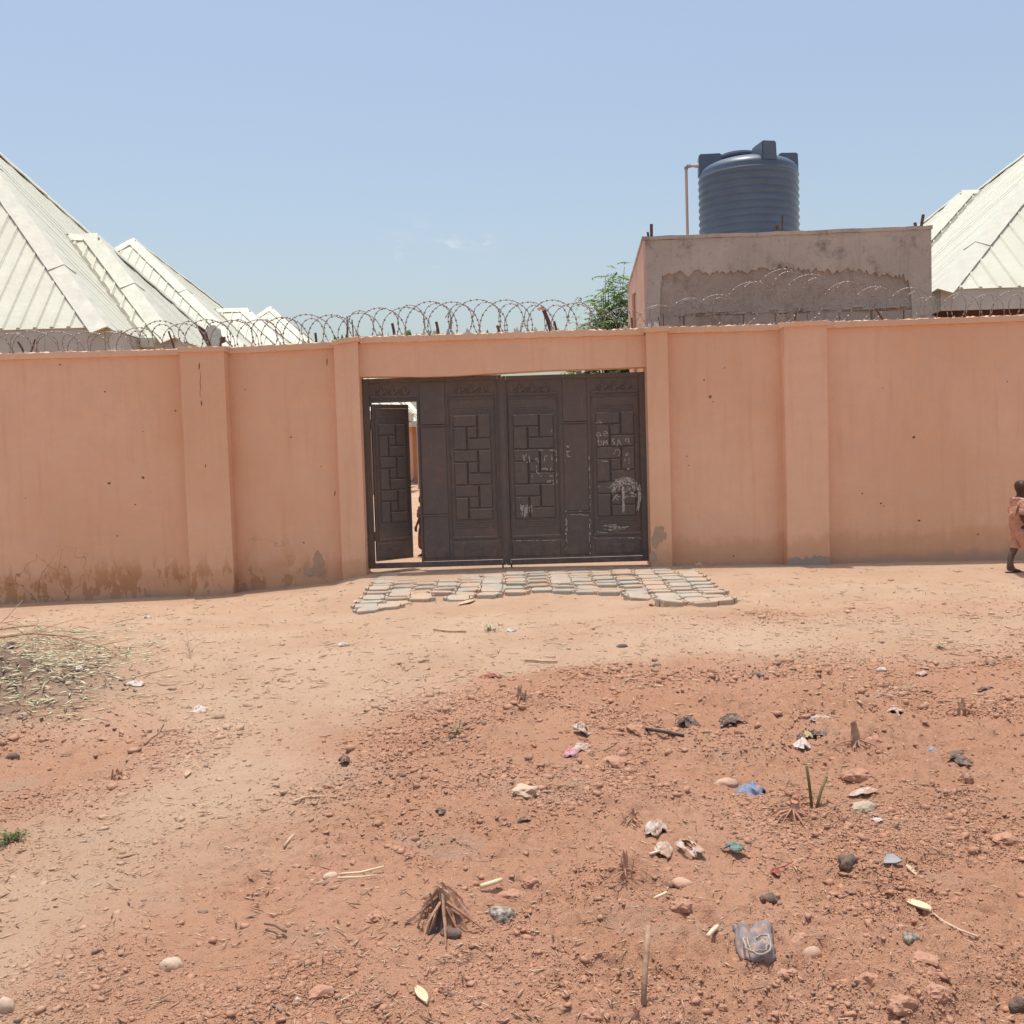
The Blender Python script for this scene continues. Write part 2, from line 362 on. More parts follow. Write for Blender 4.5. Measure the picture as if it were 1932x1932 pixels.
# (x, y, height, radius) of small earth heaps under stubs and of the ash heap
HEAPS = []
def hbase(X, Y):
    X = np.asarray(X, float); Y = np.asarray(Y, float)
    pr = np.interp(X, [b[0] for b in BASE], [b[1] for b in BASE])
    h = pr*sstep(9.6, 12.85, Y)
    h = h+.05*fbm(X, Y, .35, 2)*sstep(1, 3, Y)*(1-sstep(10, 12.5, Y))
    # sunken wheel rut on the right
    h = h-.05*np.exp(-((Y-11.25-.06*(X-4))/.22)**2)*sstep(3.2, 4.6, X)+.03*np.exp(-((Y-10.8-.06*(X-4))/.3)**2)*sstep(2.8, 4.2, X)
    return h
def redmask(X, Y):
    X = np.asarray(X, float); Y = np.asarray(Y, float)
    n = .35*fbm(X, Y, .9, 3)
    edge = np.interp(Y, [2, 2.75, 4, 5.2, 6.2, 7.1, 7.7, 8.4], [-1.3, -1.3, -1.35, -1.25, -.95, -.5, .8, 4.5])
    r = sstep(-.75, .9, X-edge+n*1.5)*(1-sstep(6.4, 8.6, Y+n*1.2-.05*np.abs(X)))
    le = np.interp(Y, [2.6, 3.6, 4.6, 5.8, 6.6, 7.2], [-2.6, -2.05, -1.75, -1.55, -1.8, -2.8])
    l = sstep(-.5, .8, le-X+n*1.4)*(1-sstep(5.4, 7.2, Y+n))*.8
    b3 = .5*sstep(.5, 2.2, X+n)*np.exp(-((Y-9.3+n)/.7)**2)
    return np.clip(np.maximum(np.maximum(r, l), b3), 0, 1)
def H(X, Y, fine=True):
    X = np.asarray(X, float); Y = np.asarray(Y, float)
    h = hbase(X, Y); rm = redmask(X, Y)
    for (x, y, hh, rr) in HEAPS:
        d = np.sqrt((X-x)**2+(Y-y)**2)/rr
        h = h+hh*np.exp(-(d*1.5)**2)*(1+.35*fbm(X, Y, 9, 2))
    if fine:
        inside = (1-sstep(12.3, 12.8, Y))
        ap_ = sstep(-2.1, -1.6, X)*(1-sstep(2.1, 2.5, X))*sstep(10.0, 10.5, Y)
        h = h+ap_*inside*(.012*fbm(X, Y, 2.5, 3)+.006*fbm(X, Y, 9, 2))
        h = h-inside*.014*(1-rm)*(np.exp(-((Y-8.75-.12*np.sin(X*.7))/.13)**2)+np.exp(-((Y-10.1-.12*np.sin(X*.7+.4))/.13)**2))
        cl = np.clip(.55+.9*fbm(X+7, Y-3, .8, 2), .15, 1)*rm
        h = h+inside*((.010+.030*rm)*fbm(X, Y, 2.2, 2)+(.004+.020*rm)*fbm(X, Y, 8, 3)+(.0016+.009*rm)*fbm(X, Y, 27, 2)+.044*cl*(.5-np.abs(fbm(X+3, Y, 11, 2)))+.028*cl*(.5-np.abs(fbm(X, Y+5, 30, 1)))+.012*cl*fbm(X, Y, 48, 1))
    return h
def G(x, y):
    d = ray(x, y); z = 0.
    for _ in range(12):
        t = (z-CAM_Z)/d.z; p = C0+d*t; z = float(H(p.x, p.y))
    return Vector((p.x, p.y, z))
def GP(x, y, z0):
    d = ray(x, y); return C0+d*((z0-CAM_Z)/d.z)
def pxm(p): return p.y/1932.0      # metres per pixel of the 1932 view at a point

for (x, y, hh, rr) in [(835,1722,.05,.26),(1185,1655,.05,.16),(1500,1525,.06,.22),(1645,1385,.06,.28),(1190,1415,.05,.2),(1210,1370,.05,.22),
                       (225,1452,.05,.2),(1180,1520,.05,.2),(1660,1880,.05,.2),(1760,1890,.05,.22),(60,1915,.04,.2),(980,1325,.04,.25),(1700,1465,.05,.3),
                       (-60,1320,.30,1.0),(1230,1925,.04,.15),(1600,1660,.04,.25)]:
    g = G(x, y); HEAPS.append((g.x, g.y, hh, rr))

def axis(segs):   # list of (start, end, step)
    out = []
    for a, b, s in segs:
        n = max(1, int(round((b-a)/s))); out += list(np.linspace(a, b, n, endpoint=False))
    out.append(segs[-1][1]); return np.array(out)
def geo(a, b, k):
    n = int(math.log(b/a)/k); return list(a*np.exp(k*np.arange(n)))
ys = np.array([-400, -60, -10, -2, .5, 1.2]+geo(1.7, 13.4, .0034)+list(np.linspace(13.4, 24, 24))+[30, 40, 60, 90, 150, 300, 700, 1600, 4000.])
xr = np.array(list(np.arange(0, 1.9, .0095))+geo(1.9, 9.5, .0062)+[9.5, 11, 14, 20, 30, 60, 120, 300, 800, 2000, 4000.])
xs = np.concatenate([-xr[:0:-1], xr])
XX, YY = np.meshgrid(xs, ys); ZZ = H(XX, YY); nx, ny = len(xs), len(ys)
ZZ = np.where(YY > 16, .1, ZZ)
verts = np.stack([XX, YY, ZZ], -1).reshape(-1, 3)
i = np.arange(ny-1)[:, None]*nx+np.arange(nx-1)[None, :]
quads = np.stack([i, i+1, i+1+nx, i+nx], -1).reshape(-1, 4)
def np_mesh(name, verts, faces, mat, attrs=None, smooth=True):
    me = bpy.data.meshes.new(name); n = len(verts); f, k = faces.shape
    me.vertices.add(n); me.vertices.foreach_set('co', np.asarray(verts, np.float32).ravel())
    me.loops.add(f*k); me.loops.foreach_set('vertex_index', faces.astype(np.int32).ravel())
    me.polygons.add(f); me.polygons.foreach_set('loop_start', np.arange(0, f*k, k, dtype=np.int32))
    me.polygons.foreach_set('loop_total', np.full(f, k, np.int32))
    if smooth: me.polygons.foreach_set('use_smooth', np.ones(f, bool))
    me.update(calc_edges=True)
    for nm, arr in (attrs or {}).items():
        a = me.attributes.new(nm, 'FLOAT', 'POINT'); a.data.foreach_set('value', np.asarray(arr, np.float32))
    me.materials.append(mat); o = bpy.data.objects.new(name, me); COL.objects.link(o); return o
# ash-grey tone of the heap on the left
def ashtone(X, Y):
    x, y = HEAPS[13][0], HEAPS[13][1]
    return np.clip(.75*np.exp(-(((X-x)/.95)**2+((Y-y)/1.0)**2)**2)*(1+.4*fbm(X, Y, 6, 2)), 0, 1)
g = np_mesh('ground', verts, quads, M['soil'], {'red': redmask(XX, YY).ravel(), 'tone': ashtone(XX, YY).ravel()})
g['kind'] = 'structure'

# ------------------------------------------------------------------ boundary wall
YW = 13.0
top_px = [(-300,677),(0,668),(340,659),(425,657),(625,646),(672,638),(955,629),(1220,621),(1262,618),(1475,612),(1562,608),(1932,595),(2300,583)]
TOP = [(P(x, y, YW).x, P(x, y, YW).z) for x, y in top_px]
def topz(X): return float(lerp_pts(TOP, X))
def botz(X): return float(lerp_pts(BASE, X))-.35
wall = thing('boundary_wall', 'long peach-painted masonry compound wall with pillars either side of the gate', 'wall', (0, YW, 0))
def bay(x0, x1, y0, y1, drop=.075, nm='wall_bay', zb=None, mat='wall'):
    b = MB(); n = max(2, int((x1-x0)/.4)); pts = np.linspace(x0, x1, n)
    for a, c in zip(pts[:-1], pts[1:]):
        za, zc = (zb, zb) if zb is not None else (botz(a), botz(c))
        b.hexa([(a,y0,za),(c,y0,zc),(c,y1,zc),(a,y1,za),(a,y0,topz(a)-drop),(c,y0,topz(c)-drop),(c,y1,topz(c)-drop),(a,y1,topz(a)-drop)])
    bm = bmesh.new(); me = bpy.data.meshes.new(nm)
    me.from_pydata([tuple(Vector(v)-ORG[wall]) for v in b.v], [], b.f); bm.from_mesh(me)
    bmesh.ops.remove_doubles(bm, verts=bm.verts, dist=.0005)
    # drop the inner partition faces
    seen = {}
    for f in bm.faces: seen.setdefault(tuple(round(q, 3) for q in f.calc_center_median()), []).append(f)
    dead = [f for fs in seen.values() if len(fs) > 1 for f in fs]
    bmesh.ops.delete(bm, geom=dead, context='FACES_ONLY'); bm.to_mesh(me); bm.free()
    me.materials.append(M[mat]); o = bpy.data.objects.new(nm, me); COL.objects.link(o); o.parent = wall; return o
def coping(x0, x1, y0, y1, h=.075, nm='coping', rough=.016, seed=0):
    r = np.random.default_rng(seed); n = max(3, int((x1-x0)/.035)); xsn = np.linspace(x0, x1, n)
    vs = []; fs = []
    for k, x in enumerate(xsn):
        t = topz(x); a = (r.random(5)-.5)*rough
        vs += [(x,y0+a[0]*.3,t-h+a[1]*.25),(x,y0+a[0]*.5,t+a[2]),(x,(y0+y1)/2,t+.02+a[3]*1.3),(x,y1,t+a[4]),(x,y1,t-h)]
    for k in range(n-1):
        for q in range(5): fs.append((k*5+q, (k+1)*5+q, (k+1)*5+(q+1) % 5, k*5+(q+1) % 5))
    fs += [(4,3,2,1,0), tuple((n-1)*5+q for q in range(5))]
    return MB().add(vs, fs).build(nm, M['coping'], wall)
Xp = lambda x, y=890, Y=YW: P(x, y, Y).x
p1a, p1b = Xp(349, 890, 12.8), Xp(432, 890, 12.8)
g1a, g1b = Xp(638, 870, 12.85), Xp(683, 870, 12.85)
g2a, g2b = Xp(1224, 850, 12.85), Xp(1264, 850, 12.85)
p2a, p2b = Xp(1483, 850, 12.8), Xp(1563, 850, 12.8)
xl, xr_ = -8.6, 8.6
for k, (a, b) in enumerate([(xl, p1a+.01), (p1b-.01, g1a+.01), (g2b-.01, p2a+.01), (p2b-.01, xr_)]):
    bay(a, b, YW, YW+.23); coping(a+.012, b-.012, YW-.035, YW+.26, seed=k)
for k, (a, b, yf) in enumerate([(p1a, p1b, 12.8), (g1a, g1b, 12.85), (g2a, g2b, 12.85), (p2a, p2b, 12.8)]):
    bay(a, b, yf, YW+.226 if k in (0, 3) else YW+.26, .06, 'pillar'); coping(a-.02, b+.02, yf-.025, YW+.275, .06, 'pillar_cap', seed=10+k)
# lintel over the gate, with a slightly wavy underside
n = 24; xsn = np.linspace(g1b-.005, g2a+.005, n); b = MB(); lv = []
und = [(P(x, y, 12.95).x, P(x, y, 12.95).z) for x, y in [(678,711),(720,710),(800,711),(860,709),(950,703),(1040,698),(1130,695),(1220,692)]]
vs = []; fs = []
for x in xsn:
    u = float(lerp_pts(und, x)); t = topz(x)-.075
    vs += [(x,12.95,u),(x,12.95,t),(x,YW+.22,t),(x,YW+.22,u)]
for k in range(n-1):
    for q in range(4): fs.append((k*4+q, (k+1)*4+q, (k+1)*4+(q+1) % 4, k*4+(q+1) % 4))
fs += [(3,2,1,0), tuple((n-1)*4+q for q in range(4))]
MB().add(vs, fs).build('lintel', M['wall'], wall)
coping(g1b+.02, g2a-.02, 12.915, YW+.25, .075, 'coping', .022, 30)
# peeled patches showing bare cement
def patch(cx, cy, w, h, Yf, seed, mat='patch', n=40):
    r = random.Random(seed); Yf = Yf-.0012*seed; c = P(cx, cy, Yf); mpp = Yf/1932; pts = []
    for k in range(n):
        a = 2*math.pi*k/n; q = .55+.45*float(vnoise(math.cos(a)*2.3+seed*7, math.sin(a)*2.3+seed*3))+.10*r.random()
        pts.append((c.x+math.cos(a)*w/2*mpp*q, Yf-.003, c.z+math.sin(a)*h/2*mpp*q))
    MB().extrude(pts, (0, .004, 0)).build('bare_patch', M[mat], wall)
patch(601,1062,26,52,YW,1); patch(592,1078,46,22,YW,4); patch(1243,1008,30,40,12.85,2); patch(1236,1020,16,36,12.85,5); patch(1232,1050,16,26,12.85,8)
# bare cement skirt at the foot of the right pillar
zk = botz((p2a+p2b)/2)+.35; n = 16; vs = []; fs = []; rk = random.Random(3)
for k in range(n+1):
    x = p2a-.004+(p2b-p2a+.008)*k/n; vs += [(x,12.794,zk-.2),(x,12.794,zk+.10+rk.uniform(-.03,.03)),(x,12.82,zk+.10),(x,12.82,zk-.2)]
for k in range(n):
    for q in range(4): fs.append((k*4+q, (k+1)*4+q, (k+1)*4+(q+1) % 4, k*4+(q+1) % 4))
fs += [(3,2,1,0), tuple(n*4+q for q in range(4))]
MB().add(vs, fs).build('cement_skirt', M['cementskirt'], wall)
# knocked-out chips on the wall face, recess shade put into their colour
CH = [(113,688,4),(198,739,4),(331,775,4),(270,814,2.5),(270,901,6.5),(206,912,6),(255,952,3.5),(221,1011,4),(123,1070,4),(549,825,5),(463,735,2.5),(573,1024,4),(606,880,2.5),(522,1025,2.5),(48,940,2.5),(300,640,0),
      (1328,717,4),(1367,694,3),(1296,861,3),(1724,825,7),(1662,950,4.5),(1667,955,3),(1734,982,5),(1665,732,3),(1384,1049,4),(1627,931,3.5),(1345,758,2.5),(1845,1008,4),(1300,878,3),(1900,720,3)]
for k, (x, y, w) in enumerate(CH):
    if w < 1: continue
    c = P(x, y, YW); r_ = random.Random(k); m_ = YW/1932*w/2; n_ = 9
    MB().extrude([(c.x+m_*math.cos(q*2*math.pi/n_)*r_.uniform(.6,1.15), YW-.002, c.z+m_*.8*math.sin(q*2*math.pi/n_)*r_.uniform(.6,1.15)) for q in range(n_)], (0,.004,0)).build('paint_chip', M['chip'], wall)
for (x, y0, y1, w, Yf) in [(376,684,698,2.2,12.8),(380,756,766,2.5,12.8),(378,700,750,.8,12.8),(388,876,882,2,12.8),(617,676,690,2,YW),(632,926,936,2.2,12.85)]:
    n_ = 7; r_ = random.Random(x); pl = []; pr = []
    for q in range(n_+1):
        c = P(x+(y0-y0)+r_.uniform(-.8,.8), y0+(y1-y0)*q/n_, Yf); ww = w*Yf/1932/2*math.sin(math.pi*(.1+.8*q/n_)); pl.append((c.x-ww, Yf-.002, c.z)); pr.append((c.x+ww, Yf-.002, c.z))
    MB().extrude(pl+pr[::-1], (0,.004,0)).build('crack', M['chip'], wall)
# cracked mortar foot beneath the left gate post
b = MB(); bm = bmesh.new(); bmesh.ops.create_icosphere(bm, subdivisions=3, radius=1)
c = P(668, 1098, 12.72)
for v in bm.verts:
    v.co = Vector((c.x+v.co.x*.27, 12.78+v.co.y*.22, c.z-.08+v.co.z*.12))+Vector((random.uniform(-1,1), random.uniform(-1,1), random.uniform(-1,1)))*.014-ORG[wall]
me = bpy.data.meshes.new('mortar_foot'); bm.to_mesh(me); bm.free(); me.materials.append(M['patch']); o = bpy.data.objects.new('mortar_foot', me); COL.objects.link(o); o.parent = wall

# broken glass set in the coping
sh = MB(); shg = MB(); rs = random.Random(5)
def shard(mb, x, h, w):
    z = topz(x)+.005; y = YW+rs.uniform(.02, .2); a = rs.uniform(-.5, .5)
    p = [(x-w/2,y,z-.02),(x+w/2,y+.01,z-.02),(x+w/2*rs.uniform(.2,1),y,z+h*rs.uniform(.4,.8)),(x+w*rs.uniform(-.4,.4),y,z+h)]
    mb.extrude(p, (a*.01, .006, 0))
for k in range(62): shard(sh, rs.uniform(-2.6, 2.0), rs.uniform(.03, .10), rs.uniform(.03, .09))
for k in range(36): shard(sh, rs.choice([rs.uniform(-6.5, -2.6), rs.uniform(2.0, 6.5)]), rs.uniform(.02, .06), rs.uniform(.03, .07))
for px in (643, 650, 917, 1010, 632, 772): shard(shg, Xp(px, 635), rs.uniform(.05, .10), .06)
sh.build('glass_shards', M['glass'], wall, kind='stuff')
shg.build('green_glass_shards', M['glassg'], wall, kind='stuff')
# flakes of mortar standing up like the odd finger over the gate
b = MB(); c = P(770, 637, YW+.05); b.add([(c.x-.05,c.y,c.z-.03),(c.x+.06,c.y,c.z-.03),(c.x+.03,c.y,c.z+.10),(c.x-.02,c.y,c.z+.09),(c.x,c.y+.05,c.z-.03)], [(0,1,2,3),(1,4,2),(4,0,3),(4,3,2)]); b.build('mortar_flake', M['coping'], wall)

# steel stakes on top of the wall (parts of the wall)
for (x0, y0, x1, y1, r) in [(597,650,595,628,.016),(654,640,655,597,.010),(667,640,664,603,.008),(745,634,740,610,.018),(829,634,823,607,.018),(944,629,938,614,.018),
                            (1050,622,1046,606,.014),(1192,618,1192,600,.014),(1244,617,1242,598,.010),(1252,617,1251,592,.007),(1290,614,1290,598,.012),
                            (330,656,318,625,.012),(46,660,34,645,.014),(58,660,66,640,.012),(1668,602,1652,582,.016),(1497,608,1502,590,.014)]:
    a = P(x0, y0+6, YW+.12); c = P(x1, y1, YW+.12)
    MB().tube([a, (a+c)/2+Vector((.004,0,0)), c], r, 4).build('stake', M['rust'], wall)

# leaning angle-iron post carrying a small white lamp stub above the gate
t = thing('angle_iron_post', 'leaning brown angle-iron post with a pale bent end in the razor wire over the gate', 'post', P(1040, 626, YW+.1))
MB().tube([P(1041, 628, YW+.1), P(1034, 605, YW+.1), P(1025, 583, YW+.1)], [.03, .028, .026], 4).build('post', M['rust'], t)
MB().tube([P(1026, 585, YW+.09), P(1021, 578, YW+.08), P(1016, 584, YW+.06)], [.022, .03, .026], 6).build('bent_end', M['white'], t)

# broken plastic lamp caught in the wire on the left
c0 = P(410, 658, YW+.12)
t = thing('broken_lamp', 'broken brown lamp frame with a pale glassy sheet tangled in the razor wire', 'lamp', c0)
YL = YW+.14
MB().extrude([P(375,614,YL),P(386,622,YL),P(394,640,YL),P(399,650,YL),P(391,653,YL),P(384,640,YL),P(374,622,YL)], (0,.05,0)).build('frame_strip', M['rust'], t)
MB().extrude([P(414,637,YL),P(424,635,YL),P(424,645,YL),P(417,648,YL),P(416,657,YL),P(412,648,YL)], (0,.04,0)).build('frame_strip', M['rust'], t)
MB().extrude([P(388,618,YL),P(402,613,YL),P(413,622,YL),P(416,640,YL),P(413,655,YL),P(401,656,YL),P(394,641,YL)], (.02,.012,0)).build('glass_sheet', M['glass'], t)

# ------------------------------------------------------------------ razor wire coils
def coil(name, label, pxs, seed, pitch=.31, amp=.23, up=None, col='wire'):
    """double concertina helix along the wall top; pxs = list of (X, centre height over the coping, radius)"""
    r = random.Random(seed); x0, x1 = pxs[0][0], pxs[-1][0]
    t = thing(name, label, 'razor wire', ((x0+x1)/2, YW+.1, topz((x0+x1)/2)))
    barbs = MB()
    for sgn, ph in ((1, 0.), (-1, 2.2)):
        pts = []; n = int((x1-x0)/pitch*26)
        jit = [r.uniform(.86, 1.12) for _ in range(n//26+3)]; jx = [r.uniform(-.05, .05) for _ in range(n//26+3)]
        for k in range(n+1):
            x = x0+(x1-x0)*k/n; a = sgn*2*math.pi*k/26+ph; li = k//26; f = (k % 26)/26
            cz = float(np.interp(x, [p[0] for p in pxs], [p[1] for p in pxs])); rad = float(np.interp(x, [p[0] for p in pxs], [p[2] for p in pxs]))
            j = jit[li]*(1-f)+jit[li+1]*f; jj = jx[li]*(1-f)+jx[li+1]*f
            pts.append(Vector((x+jj+rad*.93*j*math.cos(a), YW+.11+sgn*.06+rad*.35*j*math.cos(a+.9), topz(x)+cz+rad*j*math.sin(a))))
        MB().tube(pts, .0052 if seed == 3 else .0040, 4).build('wire_coil', M[col], t)
        d = 0
        for p, q in zip(pts[:-1], pts[1:]):
            L = (q-p).length; d += L
            if d > .062:
                d = 0; u = (q-p).normalized(); c = (p+q)/2; s = .015 if seed == 3 else .011
                w = Vector((u.z, 0, -u.x)); w = w.normalized() if w.length > .1 else Vector((1,0,0)); e = u.cross(w)
                barbs.add([c-u*.021, c+u*.021, c+w*s, c-w*s, c+e*s, c-e*s], [(0,2,4),(0,4,3),(0,3,5),(0,5,2),(1,4,2),(1,3,4),(1,5,3),(1,2,5)])
    barbs.build('wire_barbs', M[col], t, kind='stuff'); return t
X_ = lambda px: Xp(px, 640)
coil('razor_wire_coil', 'dark razor wire coil looping along the wall top left of the gate and over it',
     [(-7.2,.07,.20),(X_(250),.06,.20),(X_(300),.12,.22),(X_(560),.12,.24),(X_(640),.10,.22),(X_(760),.14,.25),(X_(840),.16,.27),(X_(950),.14,.25),(X_(1110),.12,.24)], 3)
coil('razor_wire_coil', 'pale sagging razor wire coil on the wall top in front of the cement tower',
     [(X_(1112),.10,.20),(X_(1200),.09,.17),(X_(1280),.14,.20),(X_(1370),.18,.22),(X_(1470),.34,.32),(X_(1540),.30,.30),(X_(1640),.22,.25),(X_(1745),.14,.2)], 8, .40)
coil('razor_wire_coil', 'low razor wire coil on the wall top below the right-hand cream roof',
     [(X_(1750),.09,.2),(X_(1850),.10,.2),(7.4,.10,.2)], 12, .36)
# hanging loose end above the gate
t = thing('loose_wire', 'thin loose wire hanging in a small loop above the gate lintel', 'wire', P(845, 632, YW))
MB().tube([P(x, y, YW+.02) for x, y in [(840,600),(846,590),(851,598),(849,612),(846,625),(842,634)]], .008, 4).build('strand', M['wire'], t)
MB().tube([P(x, y, YW-.02) for x, y in [(984,608),(990,603),(994,606),(990,612),(984,610),(982,618),(981,632)]], .006, 4).build('strand', M['wire'], t)

# ------------------------------------------------------------------ gate
YG = 13.10
gl, gm, gr = Xp(690, 890, YG), Xp(951, 890, YG), Xp(1221, 880, YG)
def gz(x, y): return P(x, y, YG).z
GB = [(gl, gz(690, 1073)), (gm, gz(951, 1066)), (gr, gz(1224, 1058))]
GT = [(gl, gz(684, 714)), (gm, gz(947, 709)), (gr, gz(1219, 703))]
def leaf_builder(xa, xb, za, zb):
    W = xb-xa; Hh = zb-za
    fx = lambda f: xa+f*W
    fz = lambda f: zb-f*Hh
    return fx, fz
def fleur(parent, cx, cz, s, yf):
    b = MB()
    b.extrude([(cx-.012*s,yf,cz),(cx-.02*s,yf,cz+.05*s),(cx,yf,cz+.12*s),(cx+.02*s,yf,cz+.05*s),(cx+.012*s,yf,cz)][::-1], (0,-.014,0))
    for q in (-1, 1):
        pts = [(cx+q*.01*s,yf-.008,cz+.005*s),(cx+q*.03*s,yf-.010,cz+.03*s),(cx+q*.055*s,yf-.010,cz+.05*s),(cx+q*.065*s,yf-.009,cz+.03*s),(cx+q*.05*s,yf-.008,cz+.018*s)]
        b.tube(pts, [.011*s,.012*s,.012*s,.010*s,.006*s], 5)
    b.box(cx-.03*s, cx+.03*s, yf-.012, yf, cz-.012*s, cz+.0*s)
    b.build('fleur_ornament', M['gate'], parent)
def decor(parent, x0, x1, z0, z1, yf, lower=True, header=True):
    """stamped steel column: ribs, three pinwheels of raised blocks, ribs, base panel. z1 is the top"""
    Hh = z1-z0; W = x1-x0
    ix0, ix1 = x0+.09*W, x1-.09*W
    def zf(f): return z1-f*Hh
    # outer moulding
    for (a, c, d, e) in ((x0, x0+.014, zf(.865), zf(.0)), (x1-.014, x1, zf(.865), zf(.0))):
        MB().raised(a, c, d, e, yf, yf-.012, .004).build('moulding', M['gate'], parent)
    MB().raised(x0+.014, x1-.014, zf(.0)-.018, zf(.0), yf, yf-.014, .005).build('moulding', M['gate'], parent)
    MB().raised(x0, x1, zf(.885), zf(.868), yf, yf-.016, .005).build('moulding', M['gate'], parent)
    for k in range(4):
        for f0 in (.055, .775):
            f = f0+k*.0105
            MB().raised(ix0, ix1, zf(f+.008), zf(f), yf, yf-.007, .003).build('rib', M['gate'], parent)
    top, bot = .105, .765; ph = (bot-top)/3
    for k in range(3):
        t0 = top+k*ph; a, c = ix0, ix1; w = c-a
        u = lambda f: a+f*w
        v = lambda f: zf(t0+f*ph)
        for (ua, ub, va, vb) in ((0,.64,0,.345),(.64,1,0,.67),(0,.36,.345,1),(.36,.64,.345,.67),(.36,1,.67,1)):
            MB().raised(u(ua)+.004, u(ub)-.004, v(vb)+.004, v(va)-.004, yf, yf-.022, .011).build('block', M['gate'], parent)
    if lower:
        MB().raised(x0+.012, x1-.012, zf(1.0), zf(.90), yf, yf-.008, .006).build('base_panel', M['gate'], parent)
        xm = (x0+x1)/2; zm = zf(.945); b = MB()
        b.extrude([(xm-.09,yf-.008,zm+.018),(xm-.075,yf-.008,zm-.016),(xm+.075,yf-.008,zm-.016),(xm+.09,yf-.008,zm+.018)], (0,-.012,0)).build('emblem', M['gate'], parent)
def make_leaf(name, label, xa, xb, za, zb, left):
    t = thing(name, label, 'gate', ((xa+xb)/2, YG, za))
    fx, fz = leaf_builder(xa, xb, za, zb); yf = YG
    s = .045 if left else .028
    cols = dict(d1=(.047,.385), p=(.404,.592), d2=(.611,.947)) if left else dict(d1=(.035,.386), p=(.417,.59), d2=(.614,.947))
    # frame tubes
    for (a, c) in ((0, s), (1-(.028 if left else .045), 1)):
        MB().box(fx(a), fx(c), yf-.022, yf+.035, za, zb).build('frame_stile', M['gate'], t)
    for (f0, f1) in ((0, .022), (.972, 1)):
        MB().box(fx(s)+.002, fx(1-(.028 if left else .045))-.002, yf-.020, yf+.033, fz(f1), fz(f0)).build('frame_rail', M['gate'], t)
    # sheet metal skins (left leaf leaves the wicket opening free)
    xs0 = fx(cols['p'][0]-.018) if left else fx(s)
    MB().box(xs0-.004, fx(.985), yf, yf+.006, fz(.97), fz(.02)).build('steel_sheet', M['gate'], t)
    if left: MB().box(fx(.046), xs0, yf+.0005, yf+.0065, fz(.118), fz(.021)).build('steel_sheet', M['gate'], t)
    # ornament header strips
    for k in ('d1', 'd2'):
        a, c = fx(cols[k][0]), fx(cols[k][1])
        MB().raised(a, c, fz(.105), fz(.092), yf, yf-.018, .006).build('moulding', M['gate'], t)
        for q in (.25, .5, .75): fleur(t, a+(c-a)*q, fz(.088), .95, yf)
        if not (left and k == 'd1'): decor(t, a, c, fz(.955), fz(.115), yf)
    # plain plate column
    a, c = fx(cols['p'][0]), fx(cols['p'][1])
    for (f0, f1) in ((.022,.25), (.262,.722), (.735,.955)):
        MB().raised(a, c, fz(f1), fz(f0), yf, yf-.012, .008).build('plate', M['gate'], t)
    for f in (.256, .7285): MB().raised(a-.012, c+.012, fz(f+.0045), fz(f-.0045), yf, yf-.022, .004).build('moulding', M['gate'], t)
    for f in (.13, .86):
        xh = xa-.012 if left else xb+.012
        MB().tube([(xh, yf-.01, fz(f)-.05), (xh, yf-.01, fz(f)+.05)], .017, 8).build('hinge', M['rust'], t)
    return t, fx, fz
L, lfx, lfz = make_leaf('gate_leaf', 'left leaf of the dark brown steel gate with its wicket door ajar', gl, gm-.003, GB[0][1]*.6+GB[1][1]*.4, GT[0][1]*.5+GT[1][1]*.5, True)
Rr, rfx, rfz = make_leaf('gate_leaf', 'right leaf of the dark brown steel gate with chalk scribbles', gm+.003, gr, GB[1][1]*.5+GB[2][1]*.5, GT[1][1]*.6+GT[2][1]*.4, False)
MB().box(gm-.03, gm+.03, YG-.030, YG-.024, GB[1][1]+.02, GT[1][1]-.02).build('cover_strip', M['gate'], Rr)
# wicket opening frame and the open wicket door (a part of the left leaf, swung inwards)
MB().box(lfx(.386), lfx(.398), YG-.018, YG+.03, lfz(.97), lfz(.118)).build('door_frame', M['gate'], L)
MB().box(lfx(.046), lfx(.386)-.002, YG-.018, YG+.03, lfz(.126), lfz(.1185)).build('door_frame', M['gate'], L)
dx0 = lfx(.046)+.026; dw = lfx(.383)-dx0; dz0, dz1 = lfz(.962), lfz(.132)
door = MB().box(dx0, dx0+dw, YG, YG+.028, dz0, dz1).build('wicket_door', M['gate'], L)
decor(door, dx0+.03, dx0+dw-.03, dz0+.03, dz1-.05, YG)
MB().tube([(dx0+dw-.02, YG-.015, (dz0+dz1)/2), (dx0+dw+.03, YG-.02, (dz0+dz1)/2+.01), (dx0+dw+.03, YG-.01, (dz0+dz1)/2+.04)], .009, 6).build('latch', M['rust'], door)
piv = Vector((dx0, YG, 0)); rot = Matrix.Rotation(math.radians(41), 4, 'Z'); og = ORG[L]
for ob in [door]+list(door.children):
    for v in ob.data.vertices:
        w = v.co+og; v.co = (rot @ (w-piv))+piv-og
for f in (.24, .83, .12):
    zc = lfz(f); MB().tube([(dx0-.013, YG+.01, zc-.06), (dx0-.013, YG+.01, zc+.06)], .014, 8).build('door_hinge', M['gate'], L)
MB().tube([(gm-.05, YG-.03, GB[1][1]+.02), (gm-.05, YG-.03, GB[1][1]-.03)], .01, 6).build('drop_bolt', M['dark'], L)
MB().tube([(gm+.06, YG-.03, GB[1][1]+.02), (gm+.06, YG-.03, GB[1][1]-.03)], .01, 6).build('drop_bolt', M['dark'], Rr)
